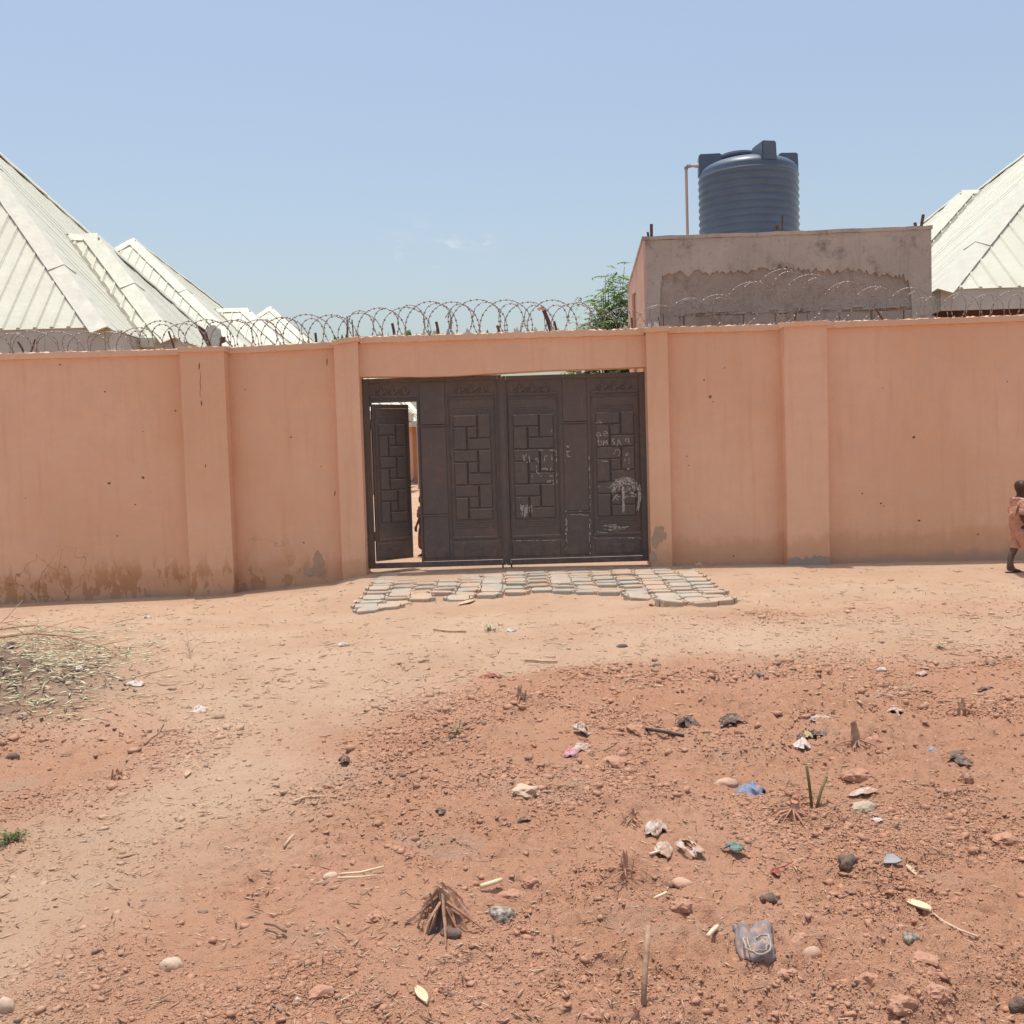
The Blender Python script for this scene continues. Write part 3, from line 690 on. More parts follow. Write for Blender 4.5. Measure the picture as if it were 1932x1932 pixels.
# chalk writing on the right leaf (strokes given in the pixels of one enlarged view, laid on the steel)
def zp(zx, zy, Y=YG-.0235): return P((1460+zx/3.22)*.6492, (1080+zy/3.22)*.6492, Y)
RIB = [0]
def ribbon(mb, pts, w):
    RIB[0] += 1; dy = Vector((0, -.00002*(RIB[0] % 160), 0)); p = [zp(*q)+dy for q in pts]
    for k_, (a, c) in enumerate(zip(p[:-1], p[1:])):
        e_ = Vector((0, -.000004*k_, 0)); a = a+e_; c = c+e_
        d = (c-a); 
        if d.length < 1e-5: continue
        n = Vector((-d.z, 0, d.x)).normalized()*w*.65
        mb.extrude([a-n, c-n, c+n, a+n], (0, -.0015, 0))
letters = [
 [(880,575),(895,568),(915,578),(915,600),(890,602),(880,585)], [(915,575),(918,595),(930,604)],
 [(948,585),(985,575),(978,560),(955,560),(947,585),(962,602),(990,598)],
 [(895,612),(900,690)], [(900,655),(922,650),(932,668),(917,688),(900,688)], [(945,690),(946,642),(960,670),(978,638),(986,686)],
 [(1052,630),(1030,633),(1028,650),(1050,660),(1048,678),(1026,682)], [(1073,697),(1088,632),(1112,692)], [(1080,672),(1105,668)],
 [(1165,662),(1150,645),(1160,624),(1183,630),(1182,655),(1163,663)], [(1176,652),(1197,682)],
 [(192,778),(205,842)], [(226,772),(200,810),(238,852)], [(248,788),(258,852)], [(330,815),(312,812),(308,830),(326,832),(330,815),(338,852)],
 [(393,840),(397,792),(430,786)], [(458,778),(464,828)], [(318,878),(322,940),(346,960)], [(372,918),(382,902),(392,915),(402,898),(412,922),(425,910)],
 [(450,925),(455,898)], [(420,1040),(430,1012),(445,1038),(456,1010)], [(474,1010),(481,1062)], [(600,690),(615,712),(628,688)],
 [(1045,770),(1060,735),(1085,725),(1105,750),(1090,790)], [(1150,770),(1170,755),(1182,775),(1160,785),(1150,772)], [(1140,815),(1150,838)], [(1170,820),(1195,815),(1180,832),(1200,850),(1175,858)],
 [(925,830),(960,842),(985,838)], [(455,562),(468,540)], [(890,470),(905,455),(918,468)], [(870,480),(940,478)], [(1165,915),(1180,905),(1190,918)]]
for s in letters:
    mb = MB(); ribbon(mb, s, .009); mb.build('chalk_stroke', M['chalk'], Rr)
mb = MB(); rs = random.Random(11)
ribbon(mb, [(1128,1075),(1131,1200),(1132,1318)], .026)
for k in range(24):      # round scrawl
    cx, cy = 1150+rs.uniform(-25, 25), 1100+rs.uniform(-20, 30); rx, ry = rs.uniform(90, 145), rs.uniform(60, 110)
    a0 = rs.uniform(math.pi*.9, math.pi*1.35); a1 = a0+rs.uniform(.5, 2.4)
    ribbon(mb, [(cx+rx*math.cos(a0+(a1-a0)*q/9)+rs.uniform(-5, 5), cy+ry*math.sin(a0+(a1-a0)*q/9)+rs.uniform(-5, 5)) for q in range(10)], rs.uniform(.006, .012))
for k in range(10): ribbon(mb, [(1255+rs.uniform(0, 38), 1040+rs.uniform(0, 50)), (1270+rs.uniform(0, 30), 1140+rs.uniform(0, 40)), (1250+rs.uniform(0, 40), 1240+rs.uniform(0, 80))], .008)
for k in range(30):
    x = rs.uniform(1030, 1250); y = rs.uniform(1060, 1200); ribbon(mb, [(x+rs.uniform(-26, 26), y+rs.uniform(-18, 18)) for q in range(4)], .006)
for k in range(22):
    x = rs.uniform(165, 285); y = 1240+rs.uniform(0, 30); ribbon(mb, [(x, y), (x+rs.uniform(-6, 6), y+max(15, (285-x)*.0+rs.uniform(20, 120)*(1-abs(x-210)/130)))], .008)
for k in range(14):
    y = rs.uniform(1430, 1500); x = rs.uniform(880, 1100); ribbon(mb, [(x, y), (x+rs.uniform(40, 160), y+rs.uniform(-14, 14))], .006)
for k in range(40):      # rubbed edges of the low plate
    x = rs.choice([rs.uniform(588, 606), rs.uniform(812, 828)]); y = rs.uniform(1340, 1700); ribbon(mb, [(x, y), (x+rs.uniform(-5, 5), y+rs.uniform(10, 45))], .006)
for k in range(14): x = rs.uniform(600, 780); ribbon(mb, [(x, 1335+rs.uniform(-6, 10)), (x+rs.uniform(10, 50), 1335+rs.uniform(-6, 10))], .006)
for k in range(10): x = rs.uniform(590, 640); y = rs.uniform(735, 800); ribbon(mb, [(x, y), (x+rs.uniform(5, 30), y+rs.uniform(-8, 8))], .007)
for (y, xa, xb) in ((735,140,500),(978,270,500),(1305,590,825),(1558,860,1300),(1580,130,560),(1078,890,1260)):
    x = xa
    while x < xb:
        l = rs.uniform(15, 60); ribbon(mb, [(x, y+rs.uniform(-2, 2)), (min(x+l, xb), y+rs.uniform(-2, 2))], rs.uniform(.005, .011)); x += l+rs.uniform(20, 110)
for (x, ya, yb) in ((503,740,1150),(810,790,1290)):
    y = ya
    while y < yb:
        l = rs.uniform(15, 50); ribbon(mb, [(x+(y-ya)*.025, y), (x+(y+l-ya)*.025, min(y+l, yb))], rs.uniform(.005, .009)); y += l+rs.uniform(20, 110)
mb.build('chalk_scrawl', M['chalk'], Rr, kind='stuff')

# ------------------------------------------------------------------ hip-roofed houses
def clip(poly, u, keep_ge):
    out = []
    for k in range(len(poly)):
        a, c = poly[k], poly[(k+1) % len(poly)]; ia = (a[0] >= u) == keep_ge or abs(a[0]-u) < 1e-9; ic = (c[0] >= u) == keep_ge or abs(c[0]-u) < 1e-9
        if ia: out.append(a)
        if ia != ic:
            f = (u-a[0])/(c[0]-a[0]); out.append((u, a[1]+f*(c[1]-a[1])))
    return out
def roof_face(parent, poly, w, seed, ulim=None, rib=.020):
    """split a planar roof face into long-span sheets with a raised rib each; poly[0]->poly[1] is the eave"""
    r = random.Random(seed); p = [Vector(q) for q in poly]
    e = (p[1]-p[0]).normalized(); nrm = (p[1]-p[0]).cross(p[2]-p[0]).normalized()
    if nrm.z < 0: nrm = -nrm
    up = nrm.cross(e); 
    if up.z < 0: up = -up
    uv = [((q-p[0]).dot(e), (q-p[0]).dot(up)) for q in p]
    u0, u1 = min(q[0] for q in uv), max(q[0] for q in uv); n = max(1, int(round((u1-u0)/w))); wd = (u1-u0)/n
    for k in range(n):
        a, c = u0+k*wd, u0+(k+1)*wd
        if ulim and (c < ulim[0] or a > ulim[1]): continue
        s = clip(clip(uv, a, True), c-.004, False)
        if len(s) < 3: continue
        to3 = lambda q, h: p[0]+e*q[0]+up*q[1]+nrm*h
        b = MB(); d = r.uniform(-.004, .004)
        b.extrude([to3(q, .0+d*(1 if q[0] > (a+c)/2 else -1)) for q in s], nrm*.012)
        # trapezoid rib along the sheet's edge
        rc = a+.045; sr = clip(clip(uv, rc-.001, True), rc+.001, False)
        if len(sr) >= 3:
            v0, v1 = min(q[1] for q in sr)+.02, max(q[1] for q in sr)-.03
            if v1 > v0+.05:
                pr = [(-.036,.012),(-.016,.012+rib),(.016,.012+rib),(.036,.012)]; q0 = [to3((rc+x, v0), h) for x, h in pr]; q1 = [to3((rc+x, v1), h) for x, h in pr]
                b.add(q0+q1, [(0,1,5,4),(1,2,6,5),(2,3,7,6),(0,3,2,1),(4,5,6,7)])
        b.build('roof_sheet', M['roof'], parent)
def cap(parent, a, c, n1, n2, seed, w=.26, seg=1.9):
    """folded ridge or hip cap from a to c, lying on two faces with outward normals n1, n2"""
    a, c = Vector(a), Vector(c); d = (c-a); Ln = d.length; d.normalize(); r = random.Random(seed)
    s1 = n1.cross(d).normalized(); s2 = n2.cross(d).normalized()
    if s1.z > 0: s1 = -s1
    if s2.z > 0: s2 = -s2
    m = max(1, int(round(Ln/seg))); top = (n1+n2).normalized()
    for k in range(m):
        q0, q1 = k*Ln/m-.05, (k+1)*Ln/m; nn = max(3, int((q1-q0)/.25)); vs = []; fs = []
        for j in range(nn+1):
            p = a+d*(q0+(q1-q0)*j/nn)+top*(.055+.012*(k % 2)); wob = .012*(j % 2)
            l1 = p+s1*w+n1*(.005-wob)-top*.0; l2 = p+s2*w+n2*(.005-wob)
            vs += [l1, p, l2, l1-n1*.02, p-top*.02, l2-n2*.02]
        for j in range(nn):
            o = j*6
            fs += [(o,o+1,o+7,o+6),(o+1,o+2,o+8,o+7),(o+3,o+9,o+10,o+4),(o+4,o+10,o+11,o+5),(o,o+6,o+9,o+3),(o+2,o+5,o+11,o+8)]
        fs += [(0,3,4,1),(1,4,5,2),(nn*6,nn*6+1,nn*6+4,nn*6+3),(nn*6+1,nn*6+2,nn*6+5,nn*6+4)]
        MB().add(vs, fs).build('ridge_cap', M['roofcap'], parent)
def house(label, xc, yc, side, a, ze, tp, b, pj, s, wsheet, wallmat, seed, z0=0.1):
    t = thing('house', label, 'house', (xc-side*a, yc+a, z0))
    def W(i, y, z): return (xc-side*i, y, z)        # i = metres inward from the eave on the visible side
    ap = W(a, yc+a, ze+tp*a); F0, F1, B0, B1 = W(0, yc, ze), W(2*a, yc, ze), W(0, yc+2*a, ze), W(2*a, yc+2*a, ze)
    lim = None
    roof_face(t, [F0, F1, ap], wsheet, seed)
    roof_face(t, [F0, B0, ap], wsheet, seed+1, rib=.011)
    y0 = yc+b; zr = ze+tp*s
    V0, V1 = W(0, y0, ze), W(0, y0+2*s, ze); K0, K1 = W(-pj, y0, ze), W(-pj, y0+2*s, ze); pk = W(s-pj, y0+s, zr); re = W(s, y0+s, zr)
    roof_face(t, [K0, K1, pk], wsheet, seed+2, rib=.011)
    roof_face(t, [K0, V0, re, pk], wsheet, seed+3); roof_face(t, [K1, V1, re, pk], wsheet, seed+4)
    # hidden rear faces, simply closed
    back = MB(); back.extrude([B0, B1, ap], (0, 0, .012)); back.extrude([F1, B1, ap], (0, 0, .012)); back.build('rear_roof', M['roof'], t)
    nf = Vector((0, -tp, 1)).normalized(); nb = Vector((0, tp, 1)).normalized(); ns = Vector((side*tp, 0, 1)).normalized(); no = Vector((-side*tp, 0, 1)).normalized()
    cap(t, F0, ap, nf, ns, seed); cap(t, B0, ap, nb, ns, seed); cap(t, F1, ap, nf, no, seed)
    cap(t, K0, pk, nf, ns, seed+1); cap(t, K1, pk, nb, ns, seed+2)
    cap(t, pk, re, nf, nb, seed+3, .2, 3)
    # valley gutter between main roof and bay
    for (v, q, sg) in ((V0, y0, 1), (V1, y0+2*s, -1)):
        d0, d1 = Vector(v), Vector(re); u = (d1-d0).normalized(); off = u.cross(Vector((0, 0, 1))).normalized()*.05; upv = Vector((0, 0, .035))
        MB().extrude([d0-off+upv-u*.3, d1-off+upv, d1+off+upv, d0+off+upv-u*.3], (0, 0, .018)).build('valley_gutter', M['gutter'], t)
    e = Vector(V0)-(Vector(re)-Vector(V0)).normalized()*.28
    MB().box(e.x-.10, e.x+.10, e.y-.06, e.y+.10, e.z+.02, e.z+.16).build('gutter_spout', M['roofcap'], t)
    # fascia boards
    fh = .34; th = .03; i0 = .03
    def fas(i1, y1, i2, y2, nm='fascia', hh=fh, dz=0):
        p, q = Vector(W(i1, y1, ze-dz)), Vector(W(i2, y2, ze-dz)); d = (q-p).normalized(); nn = Vector((d.y, -d.x, 0))*th/2
        MB().hexa([p-nn-Vector((0,0,hh)), q-nn-Vector((0,0,hh)), q+nn-Vector((0,0,hh)), p+nn-Vector((0,0,hh)), p-nn, q-nn, q+nn, p+nn]).build(nm, M['fascia'], t)
    segs = [(2*a-.02, yc+i0, i0, yc+i0), (i0, yc+i0+.02, i0, y0-.02), (i0+.02, y0+i0, -pj+i0, y0+i0), (-pj+i0, y0+i0+.02, -pj+i0, y0+2*s-i0-.02), (-pj+i0, y0+2*s-i0, i0+.02, y0+2*s-i0), (i0, y0+2*s, i0, yc+2*a-.02)]
    for (i1, y1, i2, y2) in segs:
        fas(i1, y1, i2, y2)
        L_ = math.hypot(i2-i1, y2-y1); nsg = int(L_/.9)
        # joint battens and a lower bead
        for k in range(1, nsg):
            f = k/nsg; p = Vector(W(i1+(i2-i1)*f, y1+(y2-y1)*f, ze)); 
            MB().box(p.x-.022, p.x+.022, p.y-.022, p.y+.022, ze-fh+.02, ze-.03).build('fascia_joint', M['fascia'], t)
    ov = .55
    # walls: main body and bay
    w0, w1 = W(ov, yc+ov, z0-.2), W(2*a-ov, yc+2*a-ov, ze-.05)
    MB().box(min(w0[0], w1[0]), max(w0[0], w1[0]), w0[1], w1[1], z0-.2, ze-.12).build('wall', M[wallmat], t)
    w0, w1 = W(-pj+ov, y0+ov, z0), W(ov+.3, y0+2*s-ov, ze)
    MB().box(min(w0[0], w1[0]), max(w0[0], w1[0]), w0[1], w1[1], z0-.2, ze-.125).build('wall', M[wallmat], t)
    # soffit
    so_ = MB().box(min(W(0,0,0)[0], W(2*a,0,0)[0])+.06, max(W(0,0,0)[0], W(2*a,0,0)[0])-.06, yc+.06, yc+2*a-.06, ze-.115, ze-.10)
    so_.build('soffit', M['fascia'], t)
    return t
HG = 'cream-roofed bungalows inside the compound'
house('nearest cream hip-roofed house behind the left end of the wall', -5.98, 15.4, 1, 4.14, 3.65, 1.085, 1.5, .525, 1.956, .25, 'hwall', 100)
house('second cream hip-roofed house behind the nearest one on the left', -5.95, 26.75, 1, 5.59, 3.65, .895, 1.89, .97, 2.93, .3, 'hwall', 200)
house('third cream hip-roofed house, only its peak and flank showing over the wire', -5.29, 43.6, 1, 6.0, 3.65, .9, 1.39, .81, 1.71, .4, 'hwall', 300)
house('farthest orange-walled house seen through the open wicket door', -5.35, 58.5, 1, 5.2, 3.75, 1.0, 3.5, .5, 1.8, .5, 'hwall', 400)
house('cream hip-roofed house behind the cement tower on the right', 7.217, 17.2, -1, 5.81, 4.1, .831, 3.2, .4, 4.0, .32, 'hwall2', 500)
# white drain pipe by the far house
p = P(789, 860, 50); t = thing('drain_pipe', 'white upright drain pipe inside the wicket opening by the far house', 'pipe', (p.x, 50, .1))
MB().tube([(p.x, 50, 0), (p.x, 50, 3.3)], .07, 8).build('pipe', M['white'], t); MB().box(p.x-.1, p.x+.1, 49.9, 50.1, .0, .12).build('foot', M['concrete'], t)

# ------------------------------------------------------------------ cement tower (pump house)
YT = 14.5
TL = P(1213, 447, YT); TR = P(1757, 426, YT); tx0, tx1 = TL.x, TR.x; ztl, ztr = TL.z, TR.z
tower = thing('pump_house', 'square cement block pump house carrying the dark water tank', 'building', ((tx0+tx1)/2, YT+2.3, 0))
yb = 19.0; xb0 = tx0+.30; xb1 = tx1+.30
# core
MB().hexa([(tx0+.03,YT+.036,0),(tx1-.03,YT+.036,0),(xb1-.03,yb,0),(xb0+.03,yb,0),(tx0+.03,YT+.036,ztl-.06),(tx1-.03,YT+.036,ztr-.06),(xb1-.03,yb,ztr-.06),(xb0+.03,yb,ztl-.06)]).build('wall', M['block'], tower)
# painted side facing left, cement side facing right
MB().hexa([(tx0,YT+.0,0),(tx0+.028,YT+.0,0),(xb0+.028,yb,0),(xb0,yb,0),(tx0,YT,ztl-.03),(tx0+.028,YT,ztl-.03),(xb0+.028,yb,ztl-.03),(xb0,yb,ztl-.03)]).build('side_render', M['ppaint'], tower)
MB().hexa([(tx1-.028,YT,0),(tx1,YT,0),(xb1,yb,0),(xb1-.028,yb,0),(tx1-.028,YT,ztr-.03),(tx1,YT,ztr-.03),(xb1,yb,ztr-.03),(xb1-.028,yb,ztr-.03)]).build('side_render', M['plaster'], tower)
# roof slab
n = 30; vs = []; fs = []
for k in range(n+1):
    f = k/n; x = tx0-.015+(tx1-tx0+.03)*f; z = ztl+(ztr-ztl)*f+random.uniform(-.006, .008); xb_ = x+.3
    vs += [(x,YT-.015,z-.05),(x,YT-.015,z),(xb_,yb+.02,z),(xb_,yb+.02,z-.05)]
for k in range(n):
    for q in range(4): fs.append((k*4+q, (k+1)*4+q, (k+1)*4+(q+1) % 4, k*4+(q+1) % 4))
fs += [(3,2,1,0), tuple(n*4+q for q in range(4))]
MB().add(vs, fs).build('roof_slab', M['plaster'], tower)
# render coat on the front with a broken lower edge: a frame of top band and two side strips
jag = [(1246,545),(1250,522),(1258,514),(1272,516),(1285,514),(1296,518),(1310,514),(1322,512),(1335,516),(1348,514),(1358,519),(1370,512),(1384,510),(1398,508),(1405,512),(1418,510),(1432,505),(1446,503),(1458,508),(1470,500),(1484,502),(1498,510),(1512,506),(1526,510),(1540,506),(1552,512),(1566,511),(1580,513),(1595,505),(1610,512),(1626,510),(1640,514),(1655,518),(1670,516),(1682,522),(1694,518),(1704,522),(1713,530),(1719,550)]
jag2 = []
rj = random.Random(2)
for a_, b_ in zip(jag[:-1], jag[1:]):
    for q_ in (0, .33, .66): jag2.append((a_[0]+(b_[0]-a_[0])*q_, a_[1]+(b_[1]-a_[1])*q_+rj.uniform(-5, 5)))
jag = jag2+[jag[-1]]
pts = [(P(x, y+rj.uniform(-3, 3), YT).x, P(x, y+rj.uniform(-3, 3), YT).z) for x, y in jag]
vs = []; fs = []
for (x, z) in pts: vs += [(x,YT+rj.uniform(0,.012),z),(x,YT,ztl+(ztr-ztl)*(x-tx0)/(tx1-tx0)-.05),(x,YT+.055,z-.01)]
for k in range(len(pts)-1): fs += [(k*3,(k+1)*3,(k+1)*3+1,k*3+1),(k*3,k*3+2,(k+1)*3+2,(k+1)*3)]
MB().add(vs, fs).build('render_coat', M['plaster'], tower)
for (xa, xb_, e, sg) in ((tx0+.0285, pts[0][0], pts[0], -1), (pts[-1][0], tx1-.0285, pts[-1], 1)):
    m_ = 14; zs = np.linspace(0.5, e[1], m_); zt = ztl+(ztr-ztl)*((xa+xb_)/2-tx0)/(tx1-tx0)-.05
    vs = []; fs = []
    for k, z in enumerate(zs):
        j = rj.uniform(-.03, .03); xi = (xb_+j if sg < 0 else xa+j); xo = xa if sg < 0 else xb_
        if k == m_-1: xi = xb_ if sg < 0 else xa
        vs += [(xo,YT,z),(xi,YT+.002,z),(xi,YT+.055,z)]
    vs += [(xo,YT,zt),(xi,YT+.002,zt),(xi,YT+.055,zt)]
    for k in range(m_): fs += [(k*3,k*3+1,(k+1)*3+1,(k+1)*3),(k*3+1,k*3+2,(k+1)*3+2,(k+1)*3+1)]
    MB().add(vs, fs).build('render_coat', M['plaster'], tower)
# bare blocks below the broken render
zc0 = P(1490, 590, YT).z; bh, bw, bt = .225, .45, .05
for row in range(-3, 1):
    z1 = zc0+row*bh; off = (row % 2)*bw/2; x = tx0+.04+off-bw
    while x < tx1-.04:
        jg = .006 if row <= 0 else .003; xa, xb_ = max(x, tx0+.04)+jg, min(x+bw, tx1-.04)-jg
        if xb_-xa > .1:
            dy = rj.uniform(.008, .022)
            if row in (1, 2, 3): dy = rj.uniform(.022, .031)
            MB().raised(xa, xb_, z1+jg-bh, z1-jg, YT+.05, YT+dy, .006).build('block', M['block'], tower)
        x += bw
# rough undercoat above the lowest visible courses
nu, nv_ = 120, 34; ux = np.linspace(tx0+.05, tx1-.05, nu); uz = np.linspace(zc0+.012, zc0+.95, nv_); UX, UZ = np.meshgrid(ux, uz)
UY = YT+.030+.016*fbm(UX, UZ, 5, 3)+.010*fbm(UX, UZ, 17, 2)-.012*np.clip(fbm(UX*.4, UZ*2.2, 3, 2), 0, 1); UZ = UZ+np.where(UZ < zc0+.03, .02*fbm(UX, UZ*0, 9, 2), 0)
i4 = np.arange(nv_-1)[:, None]*nu+np.arange(nu-1)[None, :]; q4 = np.stack([i4, i4+1, i4+1+nu, i4+nu], -1).reshape(-1, 4)
MB().add(np.stack([UX, UY, UZ], -1).reshape(-1, 3).tolist(), [tuple(int(k) for k in f_) for f_ in q4]).build('undercoat', M['block'], tower)
# ragged mortar bead along the course top
vs = []
b = MB()
for k in range(26):
    x = tx0+.35+rj.uniform(0, tx1-tx0-.75); w = rj.uniform(.06, .22); z = zc0+rj.uniform(-.015, .05)
    b.add([(x,YT+.02,z),(x+w,YT+.02,z+rj.uniform(-.01,.01)),(x+w*.8,YT-.012,z+.01),(x+w*.2,YT-.01,z+.012),(x+w*.1,YT+.02,z+.03),(x+w*.9,YT+.02,z+.035)], [(0,1,2,3),(3,2,5,4),(0,3,4),(1,5,2)])
b.build('mortar_lumps', M['block'], tower, kind='stuff')
# starter bars and pipes
for (xx, y0, y1, YY_, r, lean) in [(1229,446,423,14.7,.022,0),(1224,446,438,14.75,.016,-2),(1737,428,405,14.7,.022,5),(1729,428,420,14.72,.022,-3),(1476,436,407,14.65,.012,0),(1469,438,426,14.62,.03,-4)]:
    a, c = P(xx, y0, YY_), P(xx+lean, y1, YY_); a.z = min(a.z, ztl+(ztr-ztl)*(a.x-tx0)/(tx1-tx0)-.01)
    MB().tube([a, c], r, 6).build('starter_bar', M['rust'], tower)
a = P(1190, 560, 16.5); xw = tx0+.3*(16.5-YT)/(yb-YT)-.04
MB().tube([(xw, 16.5, .2), (xw, 16.5, P(1190, 556, 16.5).z), (xw+.05, 16.5, P(1190, 552, 16.5).z)], .03, 8).build('drain_pipe', M['pvc'], tower)

# ------------------------------------------------------------------ water tank
YK = 16.6; tc = P(1413, 430, YK); kx = tc.x; r0 = 93.0/1932*YK*.985
zbase = ztl+(ztr-ztl)*(kx-tx0)/(tx1-tx0)+.002
zsh = P(1413, 306, YK-r0).z            # shoulder height
tank = thing('water_tank', 'dark blue-grey ribbed plastic water tank on top of the cement tower', 'tank', (kx, YK, zbase))
prof = [(r0*.98, zbase)]; nr = 12; hh = (zsh-zbase)/nr
for k in range(nr):
    for f, d in ((.1,-.012),(.3,.006),(.5,.014),(.7,.006),(.9,-.012)): prof.append((r0-.014+d, zbase+hh*(k+f)))
zd = zsh
for (rf, dz) in ((.992,.03),(.975,.065),(.94,.10),(.88,.135),(.78,.17),(.66,.20),(.5,.225),(.33,.24),(.2,.245)): prof.append((r0*rf-.01, zd+dz))
MB().lathe(prof, (kx, YK), 72).build('tank_body', M['tank'], tank, smooth=True)
ztop = zd+.235
MB().lathe([(.27, ztop-.05),(.27, ztop+.03),(.25, ztop+.05)], (kx-.14, YK), 32).build('neck', M['tank'], tank)
lid = MB().lathe([(.30, ztop+.03),(.31, ztop+.06),(.30, ztop+.09),(.22, ztop+.115),(.05, ztop+.125)], (kx-.14, YK), 32).build('lid', M['tank'], tank)
def turret(ang, wide, depth, zt, dr=0.0):
    """moulded block at the shoulder whose outer face is flush with the tank wall"""
    ca, sa = math.cos(ang), math.sin(ang); bm = bmesh.new(); vs = []
    for (rr, tt, z) in [(r0-.005+dr,-wide/2,zsh+.03),(r0-.005+dr,wide/2,zsh+.03),(r0-depth,wide/2,zsh+.03),(r0-depth,-wide/2,zsh+.03),(r0-.01+dr,-wide/2+.01,zt),(r0-.01+dr,wide/2-.01,zt),(r0-depth*.72,wide/2-.02,zt),(r0-depth*.72,-wide/2+.02,zt)]:
        vs.append(bm.verts.new((kx+rr*ca-tt*sa-tank.location.x, YK+rr*sa+tt*ca-tank.location.y, z-tank.location.z)))
    for f in [(3,2,1,0),(4,5,6,7),(0,1,5,4),(1,2,6,5),(2,3,7,6),(3,0,4,7)]: bm.faces.new([vs[q] for q in f])
    bmesh.ops.recalc_face_normals(bm, faces=bm.faces); bmesh.ops.bevel(bm, geom=list(bm.edges), offset=.018, segments=2, affect='EDGES')
    me = bpy.data.meshes.new('turret'); bm.to_mesh(me); bm.free(); me.materials.append(M['tank']); o = bpy.data.objects.new('turret', me); COL.objects.link(o); o.parent = tank
zt_f = P(1430, 264, YK-r0).z; zt_s = P(1340, 293, YK).z
turret(-math.pi/2+.20, .25, .55, zt_f); turret(math.pi-.1, .3, .5, zt_s+.01); turret(-.03+.12, .3, .42, P(1490, 290, YK).z); turret(math.pi/2+.15, .25, .5, zt_s)
pa = P(1297, 440, YK); zc = P(1297, 314, YK).z; zr2 = ztl+(ztr-ztl)*(pa.x-tx0)/(tx1-tx0)
pipe = thing('overflow_pipe', 'thin beige plastic pipe rising from the tower roof into the left of the tank', 'pipe', (pa.x, YK, zr2))
MB().tube([(pa.x, YK, zr2), (pa.x, YK, zc-.03)], .023, 10).build('riser', M['pvc'], pipe)
MB().tube([(pa.x, YK, zc-.05), (pa.x, YK, zc-.01), (pa.x+.015, YK, zc+.005), (pa.x+.07, YK, zc+.005)], .030, 10).build('elbow', M['stonegrey'], pipe)
MB().tube([(pa.x+.05, YK, zc+.005), (kx-r0+.03, YK, zc+.005)], .022, 10).build('inlet', M['pvc'], pipe)
MB().tube([(kx-r0-.06, YK, zc+.005), (kx-r0+.02, YK, zc+.005)], .032, 10).build('coupling', M['white'], pipe)

# ------------------------------------------------------------------ neem tree behind the wall
tb = P(1150, 640, 23.0); tx = tb.x
tree = thing('neem_tree', 'fine-leaved green tree rising between the gate and the cement tower', 'tree', (tx, 23, .1))
rt = random.Random(21); trunk = MB(); tops = []
trunk.tube([(tx+.1,23,-.1),(tx+.05,23,1.0),(tx,23.1,2.2)], [.14,.11,.08], 8)
tz = P(1168, 505, 23).z
for k in range(44):
    a = rt.uniform(0, 2*math.pi); h = rt.uniform(.15, 1.0)**.8; rr = 1.3*math.sin(math.pi*min(.9, .3+.55*h))*rt.uniform(.35, 1.05)
    e = Vector((tx+rr*math.cos(a), 23+rr*math.sin(a), 2.0+(tz-2.0)*h*(1-.28*max(0, -math.cos(a))))); s0 = Vector((tx, 23.05, 1.5+.6*rt.random())); md = (s0+e)/2+Vector((rt.uniform(-.1,.1), rt.uniform(-.1,.1), .15))
    trunk.tube([s0, md, e], [.03, .014, .005], 5); tops.append((s0, md, e))
trunk.build('trunk', M['bark'], tree)
crown = MB(); 
def leaflet(c, d, L, w):
    s = d.cross(Vector((rt.uniform(-.3,.3), rt.uniform(-.3,.3), 1))).normalized()*w
    m = c+d*L*.45; crown.add([c, m+s, c+d*L, m-s], [(0,1,2,3)])
for (s0, md, e) in tops:
    for q in range(32):
        f = rt.uniform(.35, 1.0); base = (md+(e-md)*((f-.5)*2) if f > .5 else s0+(md-s0)*f*2)+Vector((rt.gauss(0,.19), rt.gauss(0,.19), rt.gauss(0,.17)))
        d = Vector((rt.uniform(-1,1), rt.uniform(-1,1), rt.uniform(-.5,.5))).normalized(); Lf = rt.uniform(.28, .5)
        for k in range(9):        # pinnate frond drooping at its tip
            p = base+d*Lf*k/9+Vector((0, 0, -.10*(k/9)**2))
            for sg in (-1, 1):
                sd = d.cross(Vector((0, 0, 1))).normalized()*sg; dd = (sd*.9+d*.5+Vector((0, 0, -.35+rt.uniform(-.2,.2)))).normalized()
                leaflet(p, dd, rt.uniform(.09, .15), .021)
crown.build('crown', M['neem'], tree)

